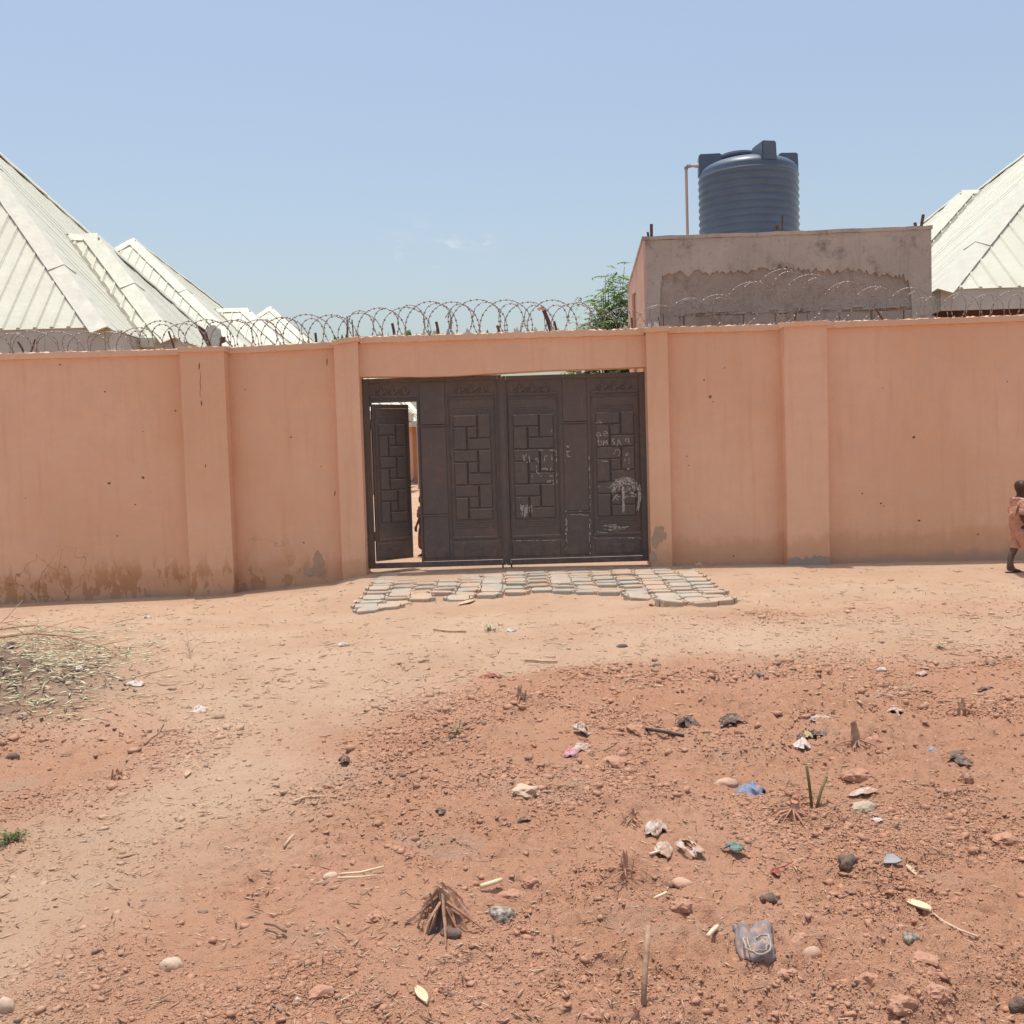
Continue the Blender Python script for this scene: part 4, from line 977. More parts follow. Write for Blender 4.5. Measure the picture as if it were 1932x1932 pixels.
# ------------------------------------------------------------------ paved apron at the gate
apron = bpy.data.objects.new('paved_apron', None); COL.objects.link(apron); apron.location = (0, 11.5, 0); ORG[apron] = Vector((0, 11.5, 0)); apron['kind'] = 'structure'
pw, phh, th = .345, .235, .07
def paver_mesh(seed):
    r = random.Random(seed); b = MB(); fl = .085
    def prism(pts):
        bev = .0035; cx = sum(p[0] for p in pts)/len(pts); cy = sum(p[1] for p in pts)/len(pts)
        top = [(cx+(p[0]-cx)*.965, cy+(p[1]-cy)*.965, 0) for p in pts]
        lo = [(p[0], p[1], -.010) for p in pts]; bt = [(p[0], p[1], -th) for p in pts]; n = len(pts)
        b.add(top+lo+bt, [tuple(range(n))]+[(n+k, n+(k+1) % n, (k+1) % n, k) for k in range(n)]+[(2*n+k, 2*n+(k+1) % n, n+(k+1) % n, n+k) for k in range(n)])
    j = lambda q: q+r.uniform(-.005, .005)
    w2, h2 = pw/2-.006, phh/2-.005; g_ = .005; ex = w2-.045; ey = h2*(w2-ex)/(w2-fl)
    prism([(ex-g_, -ey), (ex-g_, ey), (fl, h2), (-fl, h2), (-ex+g_, ey), (-ex+g_, -ey), (-fl, -h2), (fl, -h2)])
    prism([(ex+g_, -ey), (w2, 0), (ex+g_, ey)]); prism([(-ex-g_, ey), (-w2, 0), (-ex-g_, -ey)])
    me = bpy.data.meshes.new('paver'); me.from_pydata(b.v, [], b.f); me.update(); me.materials.append(M['paver']); return me
pmeshes = [paver_mesh(k) for k in range(4)]
FR = [(-1.9,10.5),(-1.7,10.35),(-1.2,10.45),(-.95,10.85),(-.3,11.0),(0,11.05),(.5,11.0),(.9,10.85),(1.2,10.6),(1.45,10.15),(2.3,10.1)]
rp = random.Random(4); cols = int(4.3/.259)
for ci in range(cols):
    for ri in range(18):
        x = -1.8+ci*.259; y = 9.9+ri*phh+(ci % 2)*phh/2
        fy = float(lerp_pts(FR, x)); right = 2.25-.06*(13-y); left = -1.78+.05*(y-10.4)
        if y < fy or y > 12.95 or x > right or x < left: continue
        dfront = y-fy; loose = max(0, 1-dfront/.75)
        if rp.random() < .015+.20*max(0, 1-dfront/.4): continue
        x += rp.gauss(0, .008+.03*loose); y += rp.gauss(0, .008+.03*loose)
        z = float(H(x, y, False)); gx = float(H(x+.1, y, False)-H(x-.1, y, False))/.2; gy = float(H(x, y+.1, False)-H(x, y-.1, False))/.2
        cover = sstep(12.0, 13.3, y+.8*float(fbm(x, y, 1.3, 3)))
        o = bpy.data.objects.new('paver', pmeshes[rp.randrange(4)]); COL.objects.link(o); o.parent = apron
        o.location = (x, y-11.5, z+.019-.030*cover+.010*loose+rp.gauss(0, .004+.006*loose)); o.rotation_euler = (gy+rp.gauss(0, .010+.06*loose), -gx+rp.gauss(0, .010+.05*loose), rp.gauss(0, .03+.12*loose)+(math.pi if rp.random() < .5 else 0))

# ------------------------------------------------------------------ people
def skin_mesh(name, joints, edges, root, mat, parent, loc, rz, sub=2):
    names = list(joints); me = bpy.data.meshes.new(name)
    me.from_pydata([joints[n][0] for n in names], [(names.index(a), names.index(b)) for a, b in edges], []); me.update()
    o = bpy.data.objects.new('tmp', me); COL.objects.link(o)
    sk = o.modifiers.new('skin', 'SKIN'); sk.use_smooth_shade = True
    for k, n_ in enumerate(names):
        r = joints[n_][1]; r = r if isinstance(r, tuple) else (r, r); me.skin_vertices[0].data[k].radius = r; me.skin_vertices[0].data[k].use_root = (n_ == root)
    ss = o.modifiers.new('sub', 'SUBSURF'); ss.levels = sub; ss.render_levels = sub
    dg = bpy.context.evaluated_depsgraph_get(); m2 = bpy.data.meshes.new_from_object(o.evaluated_get(dg)); bpy.data.objects.remove(o)
    m2.name = name; m2.materials.clear(); m2.materials.append(mat); m2.polygons.foreach_set('use_smooth', [True]*len(m2.polygons))
    ob = bpy.data.objects.new(name, m2); COL.objects.link(ob)
    if parent is not None: ob.parent = parent
    else: ob.location = loc; ob.rotation_euler = (0, 0, rz); ORG[ob] = Vector(loc)
    return ob
def child(label, loc, rz, sc, stride, topmat, botmat, skirt=False):
    s = sc; q = lambda x, y, z: (x*s, y*s, z*s)
    J = {}; E = []
    def j(n_, p, r): J[n_] = (q(*p), tuple(a*s for a in r) if isinstance(r, tuple) else r*s)
    j('pel', (0,0,.52), .085); j('bel', (0,0,.62), .082); j('che', (.005,0,.755), (.09,.095)); j('sho', (.0,0,.83), .06); j('nek', (.012,0,.885), .036); j('jaw', (.028,0,.935), .058)
    j('hed', (.018,0,1.005), .083); j('cro', (.008,0,1.075), .052); j('nos', (.105,0,.975), .010); j('bro', (.085,0,.99), .022)
    E += [('pel','bel'),('bel','che'),('che','sho'),('sho','nek'),('nek','jaw'),('jaw','hed'),('hed','cro'),('hed','bro'),('bro','nos')]
    for sg, n_ in ((1,'L'),(-1,'R')):
        j('ear'+n_, (.005,sg*.085,.985), .016); E.append(('hed','ear'+n_))
        st = stride*sg
        j('hip'+n_, (.0,sg*.055,.49), .068); kx_ = .03+.05*(-st); j('kne'+n_, (kx_,sg*.058,.285), .045); ax = -.085*st+(.02 if st < 0 else 0)
        j('clf'+n_, ((kx_+ax)/2-.018,sg*.058,.19), .040); j('ank'+n_, (ax,sg*.058,.06), .026); j('hee'+n_, (ax-.022,sg*.058,.026), .026); j('bal'+n_, (ax+.085,sg*.062,.022), (.030,.020)); j('toe'+n_, (ax+.135,sg*.062,.016), (.024,.013))
        E += [('pel','hip'+n_),('hip'+n_,'kne'+n_),('kne'+n_,'clf'+n_),('clf'+n_,'ank'+n_),('ank'+n_,'hee'+n_),('ank'+n_,'bal'+n_),('bal'+n_,'toe'+n_)]
        j('shd'+n_, (0,sg*.105,.815), .042); ex = .03*st; j('elb'+n_, (ex-.02,sg*.145,.665), .030); wx = ex+.05; j('wri'+n_, (wx,sg*.15,.545), .020); j('plm'+n_, (wx+.015,sg*.15,.505), (.022,.016))
        E += [('sho','shd'+n_),('shd'+n_,'elb'+n_),('elb'+n_,'wri'+n_),('wri'+n_,'plm'+n_)]
        for k, (fy, L_) in enumerate(((-.018,.046),(-.006,.054),(.006,.050),(.018,.040))):
            j(f'f{k}a'+n_, (wx+.02+fy,sg*.15,.482), .0075); j(f'f{k}b'+n_, (wx+.026+fy*1.1,sg*.147,.482-L_*.5), .007); j(f'f{k}c'+n_, (wx+.020+fy*1.1,sg*.142,.482-L_), .0055)
            E += [('plm'+n_,f'f{k}a'+n_),(f'f{k}a'+n_,f'f{k}b'+n_),(f'f{k}b'+n_,f'f{k}c'+n_)]
        j('t1'+n_, (wx+.045,sg*.145,.51), .008); j('t2'+n_, (wx+.055,sg*.14,.485), .0065); E += [('plm'+n_,'t1'+n_),('t1'+n_,'t2'+n_)]
    body = skin_mesh('person', J, E, 'pel', M['skin'], None, loc, rz); tag(body, label, 'person')
    if not skirt: body.data.materials.clear(); body.data.materials.append(M['skin']); body.data.materials.append(M['skindust']); 
    if not skirt:
        for p_ in body.data.polygons:
            if p_.center.z < .33*s: p_.material_index = 1
    # shirt with short loose sleeves
    J = {}; E = []
    j('a', (0,0,.44), (.112,.115)); j('b', (-.012,0,.60), .108); j('c', (0,0,.75), (.106,.112)); j('d', (0,0,.84), .075); j('e', (.008,0,.872), .05)
    E = [('a','b'),('b','c'),('c','d'),('d','e')]
    for sg, n_ in ((1,'L'),(-1,'R')):
        j('s'+n_, (0,sg*.11,.815), .058); j('t'+n_, (-.012+.012*stride*sg,sg*.14,.715), .058); j('u'+n_, (-.02+.02*stride*sg,sg*.15,.665), .056); E += [('d','s'+n_),('s'+n_,'t'+n_),('t'+n_,'u'+n_)]
    skin_mesh('shirt', J, E, 'c', topmat, body, loc, rz)
    J = {}; E = []
    if skirt:
        j('a', (0,0,.56), .10); j('b', (0,0,.42), .125); j('c', (0,0,.25), .13); j('d', (0,0,.10), .135); E = [('a','b'),('b','c'),('c','d')]
        skin_mesh('wrapper', J, E, 'a', botmat, body, loc, rz)
    else:
        j('w', (0,0,.56), .095); j('h', (0,0,.49), .105); E = [('w','h')]
        for sg, n_ in ((1,'L'),(-1,'R')):
            st = stride*sg; kx_ = .03+.05*(-st); j('h'+n_, (0,sg*.052,.45), .085); j('k'+n_, (kx_*.6,sg*.058,.36), .078); j('e'+n_, (kx_-.005,sg*.06,.268), .078); E += [('h','h'+n_),('h'+n_,'k'+n_),('k'+n_,'e'+n_)]
        skin_mesh('shorts', J, E, 'h', botmat, body, loc, rz)
        for sg in (1, -1):
            st = stride*sg; ax = -.085*st+(.02 if st < 0 else 0); b = MB(); ol = []
            for x, y in [(-.045,-.02),(-.05,.0),(-.045,.02),(.02,.024),(.09,.036),(.145,.03),(.16,.0),(.145,-.026),(.09,-.03),(.02,-.022)]: ol.append(((ax+x)*s, (sg*.06+y)*s, 0))
            me = bpy.data.meshes.new('sandal'); b.extrude(ol, (0,0,.012)); me.from_pydata(b.v, [], b.f); me.materials.append(M['sandal']); o = bpy.data.objects.new('sandal', me); COL.objects.link(o); o.parent = body
    return body
f = G(1903, 1082); sc = 186/1932*f.y/1.127
child('small child in peach shirt and knee shorts walking past the right end of the wall', (f.x+.125, f.y, f.z+.004), 0.05, sc, 1, M['cloth'], M['cloth'])
pp = P(803, 1050, 15.0); child('person in a dark patterned wrapper half hidden inside the wicket opening', (pp.x, 15.0, float(H(pp.x, 15.0))), 2.6, .86, .2, M['wrap'], M['wrap'], True)

# ------------------------------------------------------------------ leaf litter, ash heap, branches on the left
rl = np.random.default_rng(12)
def scatter_quads(name, N, pos_fn, Lr, Wr, mat, label=None, cat=None, lift=.006, tilt=.5, bend=.0):
    X, Y = pos_fn(N); Z = H(X, Y)+lift*rl.random(len(X)); n = len(X)
    a = rl.random(n)*2*np.pi; L = rl.uniform(*Lr, n)/2; W_ = rl.uniform(*Wr, n)/2; t1 = rl.normal(0, tilt*.35, n)
    dx, dy, dz = np.cos(a)*np.cos(t1), np.sin(a)*np.cos(t1), np.sin(t1); sx, sy = -np.sin(a), np.cos(a); tw = rl.normal(0, tilt, n)
    sxx, syy, szz = sx*np.cos(tw), sy*np.cos(tw), np.sin(tw)
    Z = Z+np.abs(dz)*L+np.abs(szz)*W_
    c = np.stack([X, Y, Z], -1); d = np.stack([dx, dy, dz], -1)*L[:, None]; s = np.stack([sxx, syy, szz], -1)*W_[:, None]; up = np.zeros((n, 3)); up[:, 2] = np.minimum(W_*.8, .004)
    v = np.stack([c-d, c+s*.9, c+d, c-s*.9, c+up*2+d*.1], 1).reshape(-1, 3)       # low-peaked lozenge, 4 faces + 2 below
    o5 = np.arange(n)[:, None]*5
    f = np.concatenate([o5+np.array([[0,3,4]]), o5+np.array([[3,2,4]]), o5+np.array([[2,1,4]]), o5+np.array([[1,0,4]]), o5+np.array([[0,1,3]]), o5+np.array([[1,2,3]])], 0)
    o = np_mesh(name, v, f, mat, smooth=False)
    o['kind'] = 'stuff'
    if label: o['label'] = label
    if cat: o['category'] = cat
    return o
hc = G(110, 1250)
def litter_pos(N):
    # fan of leaves sweeping from behind the ash heap round its right flank
    t = rl.random(N); a = np.interp(t, [0,.5,1], [0, .5, 1])
    px = np.interp(t, [0,.25,.5,.75,1], [10,110,195,95,0])+rl.normal(0, 42, N)*(1+rl.random(N)); py = np.interp(t, [0,.25,.5,.75,1], [1212,1215,1240,1300,1350])+rl.normal(0, 12, N)*(1+rl.random(N))
    pts = np.array([(lambda d: (d.x*(0-CAM_Z)/d.z, d.y*(0-CAM_Z)/d.z))(ray(x, y)) for x, y in zip(px, py)]); return pts[:, 0], pts[:, 1]
scatter_quads('leaf_litter', 1000, litter_pos, (.025, .22), (.004, .020), M['leafdry'], 'pale green dry leaves strewn round the grey ash heap', 'leaves', .014, .35)
scatter_quads('brush_twigs', 55, litter_pos, (.15, .55), (.006, .013), M['stump'], 'thin dry stems tangled among the pale leaves', 'twigs', .05, .3)
def ash_pos(N):
    x, y = HEAPS[13][0], HEAPS[13][1]; r = np.sqrt(rl.random(N))*1.15; a = rl.random(N)*6.283; return x+r*np.cos(a), y+r*np.sin(a)
scatter_quads('ash_flakes', 350, ash_pos, (.02, .09), (.008, .03), M['ash'], 'grey ash and charred scraps on the heap at the left edge', 'ash', .012, .4)
def branch(label, pts, r, mat='stump', twigs=()):
    p = [G(x, y)+Vector((0, 0, h)) for x, y, h in pts]
    t = thing('dry_branch', label, 'branch', p[0]); n_ = len(p)
    MB().tube(p, [r*(1-.7*k/(n_-1)) for k in range(n_)], 6).build('stem', M[mat], t)
    for tw in twigs: MB().tube([G(x, y)+Vector((0, 0, h)) for x, y, h in tw], [r*.6]+[r*.35]*(len(tw)-1), 5).build('twig', M[mat], t)
branch('long bare branch arching over the leaf litter toward the path', [(-20,1232,.12),(60,1225,.14),(130,1222,.10),(200,1236,.06),(243,1252,.02)], .012, 'stump', [[(110,1224,.11),(150,1235,.06),(172,1252,.02)], [(60,1225,.13),(75,1205,.17),(66,1190,.16)]])
branch('upper bare branch behind the ash heap at the left edge', [(-20,1216,.12),(30,1212,.14),(70,1204,.12),(88,1208,.08)], .010, 'stump', [[(30,1212,.14),(60,1222,.08),(70,1236,.03)]])
branch('forked dry twig rising at the left edge near the wall', [(-10,1190,.03),(15,1180,.09),(45,1166,.20)], .009, 'stump', [[(5,1185,.05),(30,1186,.08),(52,1190,.03)]])
branch('thin upright forked twig in the pale soil right of the leaf litter', [(359,1243,.0),(357,1230,.06),(352,1214,.14)], .007, 'stump', [[(358,1238,.02),(368,1232,.05),(384,1226,.07)], [(359,1242,.01),(345,1236,.03)]])
branch('short pale stump of branch standing in the leaf litter', [(86,1236,.0),(87,1230,.05),(92,1224,.09)], .014, 'stump')
branch('dry forked twig on red soil between heap and path', [(272,1407,.01),(300,1396,.04),(318,1378,.10)], .008, 'stump', [[(300,1396,.04),(310,1385,.06),(302,1376,.08)], [(305,1394,.04),(330,1392,.05),(340,1390,.02)]])

# ------------------------------------------------------------------ soil clods, straw and gravel
def pos_area(N, ymin=2.45, ymax=12.5, k=1.6, half=.56, mask=None):
    out = []; 
    while sum(len(o) for o in out) < N:
        u = rl.random(N*2); Y = (ymin**(1-k)+(ymax**(1-k)-ymin**(1-k))*u)**(1/(1-k)); X = (rl.random(N*2)*2-1)*(Y*half+.3)
        keep = np.ones(len(X), bool) if mask is None else rl.random(len(X)) < mask(X, Y)
        out.append(np.stack([X[keep], Y[keep]], -1))
    o = np.concatenate(out)[:N]; return o[:, 0], o[:, 1]
ph_ = (1+5**.5)/2
ICO_V = np.array([(-1,ph_,0),(1,ph_,0),(-1,-ph_,0),(1,-ph_,0),(0,-1,ph_),(0,1,ph_),(0,-1,-ph_),(0,1,-ph_),(ph_,0,-1),(ph_,0,1),(-ph_,0,-1),(-ph_,0,1)])/math.hypot(1, ph_)
ICO_F = np.array([(0,11,5),(0,5,1),(0,1,7),(0,7,10),(0,10,11),(1,5,9),(5,11,4),(11,10,2),(10,7,6),(7,1,8),(3,9,4),(3,4,2),(3,2,6),(3,6,8),(3,8,9),(4,9,5),(2,4,11),(6,2,10),(8,6,7),(9,8,1)])
OCT_V = np.array([(1,0,0),(0,1,0),(-1,0,0),(0,-1,0),(0,0,1),(0,0,-1.)]); OCT_F = np.array([(0,1,4),(1,2,4),(2,3,4),(3,0,4),(1,0,5),(2,1,5),(3,2,5),(0,3,5)])
def clods(name, N, mask, med, sig, mx, k, ymax, label, cat, tone_dark=.2, V0=ICO_V, F0=ICO_F):
    X, Y = pos_area(N, 2.45, ymax, k, mask=mask); n = len(X)
    S = np.clip(med*np.exp(rl.normal(0, sig, n)), .002, mx)*np.clip(Y/4.0, .8, 1.8)
    Z = H(X, Y)+S*.02; nv = len(V0)
    V = V0[None]*(1+rl.normal(0, .26, (n, nv, 1)))+rl.normal(0, .20, (n, nv, 3))
    sc_ = np.stack([S*rl.uniform(.8, 1.5, n), S*rl.uniform(.7, 1.2, n), S*rl.uniform(.5, .85, n)], -1)[:, None]; V = V*sc_
    a = rl.random(n)*6.283; c, s = np.cos(a)[:, None], np.sin(a)[:, None]
    V = np.stack([V[..., 0]*c-V[..., 1]*s+X[:, None], V[..., 0]*s+V[..., 1]*c+Y[:, None], V[..., 2]+Z[:, None]], -1).reshape(-1, 3)
    F = (F0[None]+np.arange(n)[:, None, None]*nv).reshape(-1, 3)
    tone = np.repeat(np.where(rl.random(n) < .06, rl.uniform(.3, .8, n), rl.uniform(0, tone_dark, n)), nv)
    o = np_mesh(name, V, F, M['clod'], {'red': np.repeat(redmask(X, Y), nv), 'tone': tone}, smooth=False)
    o['kind'] = 'stuff'; o['label'] = label; o['category'] = cat; return o
onapron = lambda X, Y: ((X > -1.9) & (X < 2.3) & (Y > 10.3))
mred = lambda X, Y: np.where(onapron(X, Y), .04, .04+.96*redmask(X, Y)*np.clip(.40+1.5*fbm(X, Y, 1.7, 3), .03, 1)**1.3)
clods('soil_crumbs', 10000, mred, .0058, .65, .018, 1.9, 9.5, 'larger crumbs of red earth over the tilled ground', 'soil')
clods('soil_grains', 80000, mred, .0040, .35, .010, 1.8, 9.5, 'fine crumbs of red earth covering the tilled ground', 'soil', .2, OCT_V, OCT_F)
clods('gravel', 6500, lambda X, Y: np.where(onapron(X, Y), .05, .15+.85*np.clip(.4+1.3*fbm(X, Y, 1.1, 3), 0, 1)), .0034, .5, .014, 1.5, 12.4, 'loose grit and pebbles scattered over the dusty path', 'gravel', .5)
mst = lambda X, Y: np.where(onapron(X, Y), .1, .25+.75*np.clip(.5+1.2*fbm(X, Y, .7, 2), 0, 1))
scatter_quads('straw_bits', 3000, lambda N: pos_area(N, 2.45, 11.5, 1.35, mask=mst), (.02, .085), (.0025, .006), M['straw'], 'short bits of dry straw strewn over the ground', 'straw', .006, .35)
scatter_quads('chaff', 1100, lambda N: pos_area(N, 6, 12.3, 1.05, mask=mst), (.04, .15), (.006, .018), M['straw'], 'pale chaff and dry husk flakes on the dusty road', 'chaff', .004, .3)
scatter_quads('dark_chaff', 900, lambda N: pos_area(N, 2.45, 12.0, 1.4, mask=mst), (.02, .07), (.004, .010), M['stump'], 'dark bits of dry stem and leaf on the ground', 'chaff', .006, .5)

# ------------------------------------------------------------------ single things lying on the ground
def stone(label, px, py, w, h, mat, seed, cat='stone', sub=3, flat=.6, rough=.17, group=None, name='stone', depth=None, smooth=True):
    g_ = G(px, py); m_ = pxm(g_)*.95; W_, Hh = w*m_/2, h*m_/2; bm = bmesh.new(); bmesh.ops.create_icosphere(bm, subdivisions=sub, radius=1); r = random.Random(seed)
    o3 = Vector((r.uniform(0, 50), r.uniform(0, 50), 0)); D = depth*m_/2 if depth else W_*.75
    for v in bm.verts:
        n_ = 1+rough*2*(float(vnoise(v.co.x*1.6+o3.x+v.co.z, v.co.y*1.6+o3.y-v.co.z*.7))-.5)+rough*1.1*(float(vnoise(v.co.x*4.1+o3.y+v.co.z*2.3, v.co.y*4.1+o3.x+v.co.z*1.9))-.5)+r.uniform(-rough, rough)*.22
        v.co = Vector((v.co.x*W_*n_, v.co.y*D*n_, max(v.co.z, -.55)*Hh*n_))
    me = bpy.data.meshes.new(name); bm.to_mesh(me); bm.free(); me.materials.append(M[mat])
    if smooth: me.polygons.foreach_set('use_smooth', [True]*len(me.polygons))
    o = bpy.data.objects.new(name, me); COL.objects.link(o); o.location = g_+Vector((0, D*.4, Hh*.12)); o.rotation_euler = (0, 0, r.uniform(-.4, .4)); return tag(o, label, cat, group)
def crumple(label, px, py, w, h, mat, seed, cat='litter', name='plastic_scrap', lift=1.0, ragged=.35, rz=None, freq=3.2, n=(13, 34), hole=0.):
    g_ = G(px, py); m_ = pxm(g_)*.88; W_, D = w*m_/2, h*m_/2*2.2; r = random.Random(seed); ox, oy = r.uniform(0, 90), r.uniform(0, 90)
    vs = [(0, 0, 0)]; fs = []; R_, A_ = n
    for i_ in range(1, R_+1):
        for k in range(A_):
            a = 2*math.pi*k/A_; ol = 1+ragged*(float(vnoise(ox+math.cos(a)*1.7+5, oy+math.sin(a)*1.7))-.5)*2+r.uniform(-.08, .08)*ragged*(i_ == R_)
            q = (hole+(1-hole)*i_/R_)*ol; vs.append((q*math.cos(a)*W_, q*math.sin(a)*D, 0))
    def hz(x, y):
        u, v = x/W_*freq*.5+ox, y/D*freq*.5+oy; f_ = 1-abs(2*float(vnoise(u*1.1, v*1.1))-1); f2 = 1-abs(2*float(vnoise(u*2.9+9, v*2.9))-1); f3 = 1-abs(2*float(vnoise(u*6.5+3, v*6.5))-1)
        e = max(0, 1-(x*x/W_**2+y*y/D**2)*.85)**.7; return (f_*.50+f2*.45+f3*.28)*h*m_*.66*min(lift, 1.25)*e-.004
    vs = [(x+.42*W_*(float(vnoise(x/W_*3+ox, y/D*3+2))-.5), y+.42*D*(float(vnoise(x/W_*3+ox+31, y/D*3+oy))-.5), hz(x, y)) for x, y, _ in vs]
    if hole: vs[0] = vs[1]
    for k in range(A_):
        if not hole: fs.append((0, 1+k, 1+(k+1) % A_))
    for i_ in range(R_-1):
        for k in range(A_): fs.append((1+i_*A_+k, 1+(i_+1)*A_+k, 1+(i_+1)*A_+(k+1) % A_, 1+i_*A_+(k+1) % A_))
    me = bpy.data.meshes.new(name); me.from_pydata(vs, [], fs); me.update(); me.materials.append(M[mat]); me.polygons.foreach_set('use_smooth', [True]*len(me.polygons))
    o = bpy.data.objects.new(name, me); COL.objects.link(o); o.location = g_+Vector((0, 0, .004)); o.rotation_euler = (0, 0, r.uniform(-.5, .5) if rz is None else rz)
    sd = o.modifiers.new('thick', 'SOLIDIFY'); sd.thickness = .0025; sd.offset = 1
    return tag(o, label, cat)
def stick(label, pts, r, mat, name='stalk', cat='stalk', nodes=False):
    z0 = G(pts[0][0], pts[0][1]).z; zl = G(pts[-1][0], pts[-1][1]).z
    p = [GP(x, y, z0+(zl-z0)*k/(len(pts)-1)*(1 if pts[-1][2] < .03 else 0)+.004)+Vector((0, 0, h)) for k, (x, y, h) in enumerate(pts)]; t = MB().tube(p, [r]*len(p), 7).build(name, M[mat], None, True, p[0]); return tag(t, label, cat)

crumple('bright blue cloth scrap on the red soil beside the brown stone', 1417, 1494, 54, 26, 'blue', 1, 'cloth', 'cloth_scrap', 1.2, .6)
crumple('crumpled white plastic bag half buried, left one of the white pair', 1252, 1608, 40, 34, 'whitedirty', 2, 'bag', 'plastic_bag', 1.0)
crumple('torn white plastic bag lying in a ring around soil, right one of the white pair', 1298, 1608, 52, 40, 'whitedirty', 7, 'bag', 'torn_bag', .7, .35, None, 4, (13, 34), .5)
crumple('muddy white and pink wrapper heaped above the white bags', 1238, 1562, 50, 34, 'whitedirty', 9, 'wrapper', 'wrapper', 1.3, .4, None, 5)
crumple('teal cloth scrap between the torn white bag and the dark lump', 1388, 1616, 30, 26, 'teal', 4, 'cloth', 'cloth_scrap', 1.3, .5, .8)
crumple('small red plastic scrap right of the teal cloth', 1462, 1643, 18, 14, 'redcl', 5, 'plastic', 'plastic_scrap', 1.0, .5)
stick('thin red strip trailing from the red scrap', [(1466,1643,.01),(1482,1641,.015),(1497,1634,.02)], .0025, 'redcl', 'plastic_strip', 'plastic')
# grey cloth garment with a pale ring hem
gq = G(1425, 1795); m_ = pxm(gq); t = thing('grey_cloth', 'grey cotton rag with a pale looped hem in the right foreground', 'cloth', gq)
ol = [(1386,1762),(1384,1752),(1396,1752),(1412,1757),(1424,1752),(1444,1750),(1456,1756),(1458,1770),(1462,1790),(1464,1806),(1450,1810),(1432,1808),(1408,1806),(1394,1796),(1388,1784)]
rc = random.Random(8); cen = GP(1426, 1785, gq.z); nr_ = 8; vs = [cen+Vector((0, 0, .03))]; fs = []; dn = []
for k in range(len(ol)):
    a, c = ol[k], ol[(k+1) % len(ol)]; dn += [a, ((a[0]+c[0])/2+rc.uniform(-2,2), (a[1]+c[1])/2+rc.uniform(-2,2))]
for i_ in range(1, nr_+1):
    f_ = i_/nr_
    for (x, y) in dn:
        q = GP(1426+(x-1426)*f_, 1785+(y-1785)*f_, gq.z); q.z = float(H(q.x, q.y))+.004+(.045*abs(float(fbm(q.x, q.y, 26, 2)))+.018*(1-abs(f_-.55)*1.8))*(1-f_**5); vs.append(q)
A_ = len(dn)
for k in range(A_): fs.append((0, 1+k, 1+(k+1) % A_))
for i_ in range(nr_-1):
    for k in range(A_): fs.append((1+i_*A_+k, 1+(i_+1)*A_+k, 1+(i_+1)*A_+(k+1) % A_, 1+i_*A_+(k+1) % A_))
o = MB().add(vs, fs).build('rag', M['greycl'], t, True); o.modifiers.new('thick', 'SOLIDIFY').thickness = .003
def loop(px, py, w, h, rad, mat, nm, z0, sd):
    r = random.Random(sd); pts = []
    for a in np.linspace(0, 2*math.pi, 25): q = GP(px+w/2*math.cos(a), py-h/2*math.sin(a), gq.z+z0); q.z = gq.z+z0+.008*math.sin(2*a+sd)+r.uniform(-.003, .003); q.x += r.uniform(-.004, .004); q.y += r.uniform(-.006, .006)+.012*math.sin(3*a); pts.append(q)
    pts[-1] = pts[0]; MB().tube(pts, rad, 6).build(nm, M[mat], t, True)
loop(1428, 1780, 50, 36, .0036, 'greypale', 'hem', .034, 1); loop(1429, 1781, 39, 26, .0024, 'greypale', 'hem', .032, 2)

stone('smooth brown oval stone beside a small dark lump', 1288, 1674, 44, 22, 'stone', 11)
stone('brown angular stone left of the blue cloth', 1371, 1482, 42, 20, 'stone', 12, rough=.22)
stone('small dark lump touching the smooth oval stone', 1258, 1671, 26, 20, 'dung', 13, 'lump', name='lump')
stone('pale concrete chunk with a flat top right of the green stalks', 1628, 1526, 66, 36, 'concrete', 14, 'rubble', rough=.2, name='concrete_chunk', depth=44, smooth=False)
crumple('grey-white plastic sheet trapped behind the concrete chunk', 1632, 1502, 70, 16, 'whitedirty', 15, 'plastic', 'plastic_sheet', .8)
# slate shard
zq = G(1685,1628).z
q = [GP(1667,1628,zq+.01), GP(1690,1628,zq+.01), GP(1703,1623,zq+.012), GP(1684,1610,zq+.02), GP(1668,1611,zq+.022)]
tag(MB().extrude(q, (.004, .012, -.012)).build('slate_shard', M['stonegrey'], None, False, q[0]), 'triangular grey slate shard right of the dark dung lump', 'stone')
for k, (x, y) in enumerate([(0, 0)]):
    pass
stone('dark grey-brown dung lump left of the slate shard', 1600, 1634, 46, 40, 'dung', 17, 'lump', name='lump', rough=.3)
stone('pale round stone alone on the path at lower left', 320, 1829, 48, 40, 'stonepale', 18, rough=.12)
stone('speckled porous grey stone right of the big root stump', 945, 1736, 68, 38, 'pumice', 19, sub=3, rough=.14)
stone('dull purple-brown stone just below the big root stump', 851, 1767, 46, 26, 'dung', 20)
stone('egg-shaped brown stone right of the grey rag', 1534, 1806, 40, 36, 'stone', 21, rough=.06)
stone('grey flat stone on the red soil at the path edge', 622, 1656, 30, 16, 'stonepale', 22)
stone('small grey rubble lump in the right foreground', 1719, 1782, 38, 28, 'pumice', 23, 'rubble', rough=.3)
stone('flat pale brown rock slab above the muddy wrapper, mid red soil', 992, 1496, 64, 26, 'stonepale', 24, rough=.34, smooth=False)
stone('grey-white lump at the left of the bottom edge', 8, 1905, 40, 40, 'stonepale', 25)
stone('dark round stone at the right edge of the foreground', 1926, 1905, 40, 46, 'dung', 26)
stone('small black lump by the right edge beneath the wall road', 1806, 1428, 36, 14, 'dung', 27, 'lump', name='lump', rough=.3)
stone('dark lump below the teal cloth near the grey rag', 1450, 1698, 36, 24, 'dung', 28, 'lump', name='lump', rough=.35)
stone('dark grey box-like lump at the left edge above the sprig', 22, 1432, 28, 20, 'dung', 29, 'lump', name='lump', rough=.1)
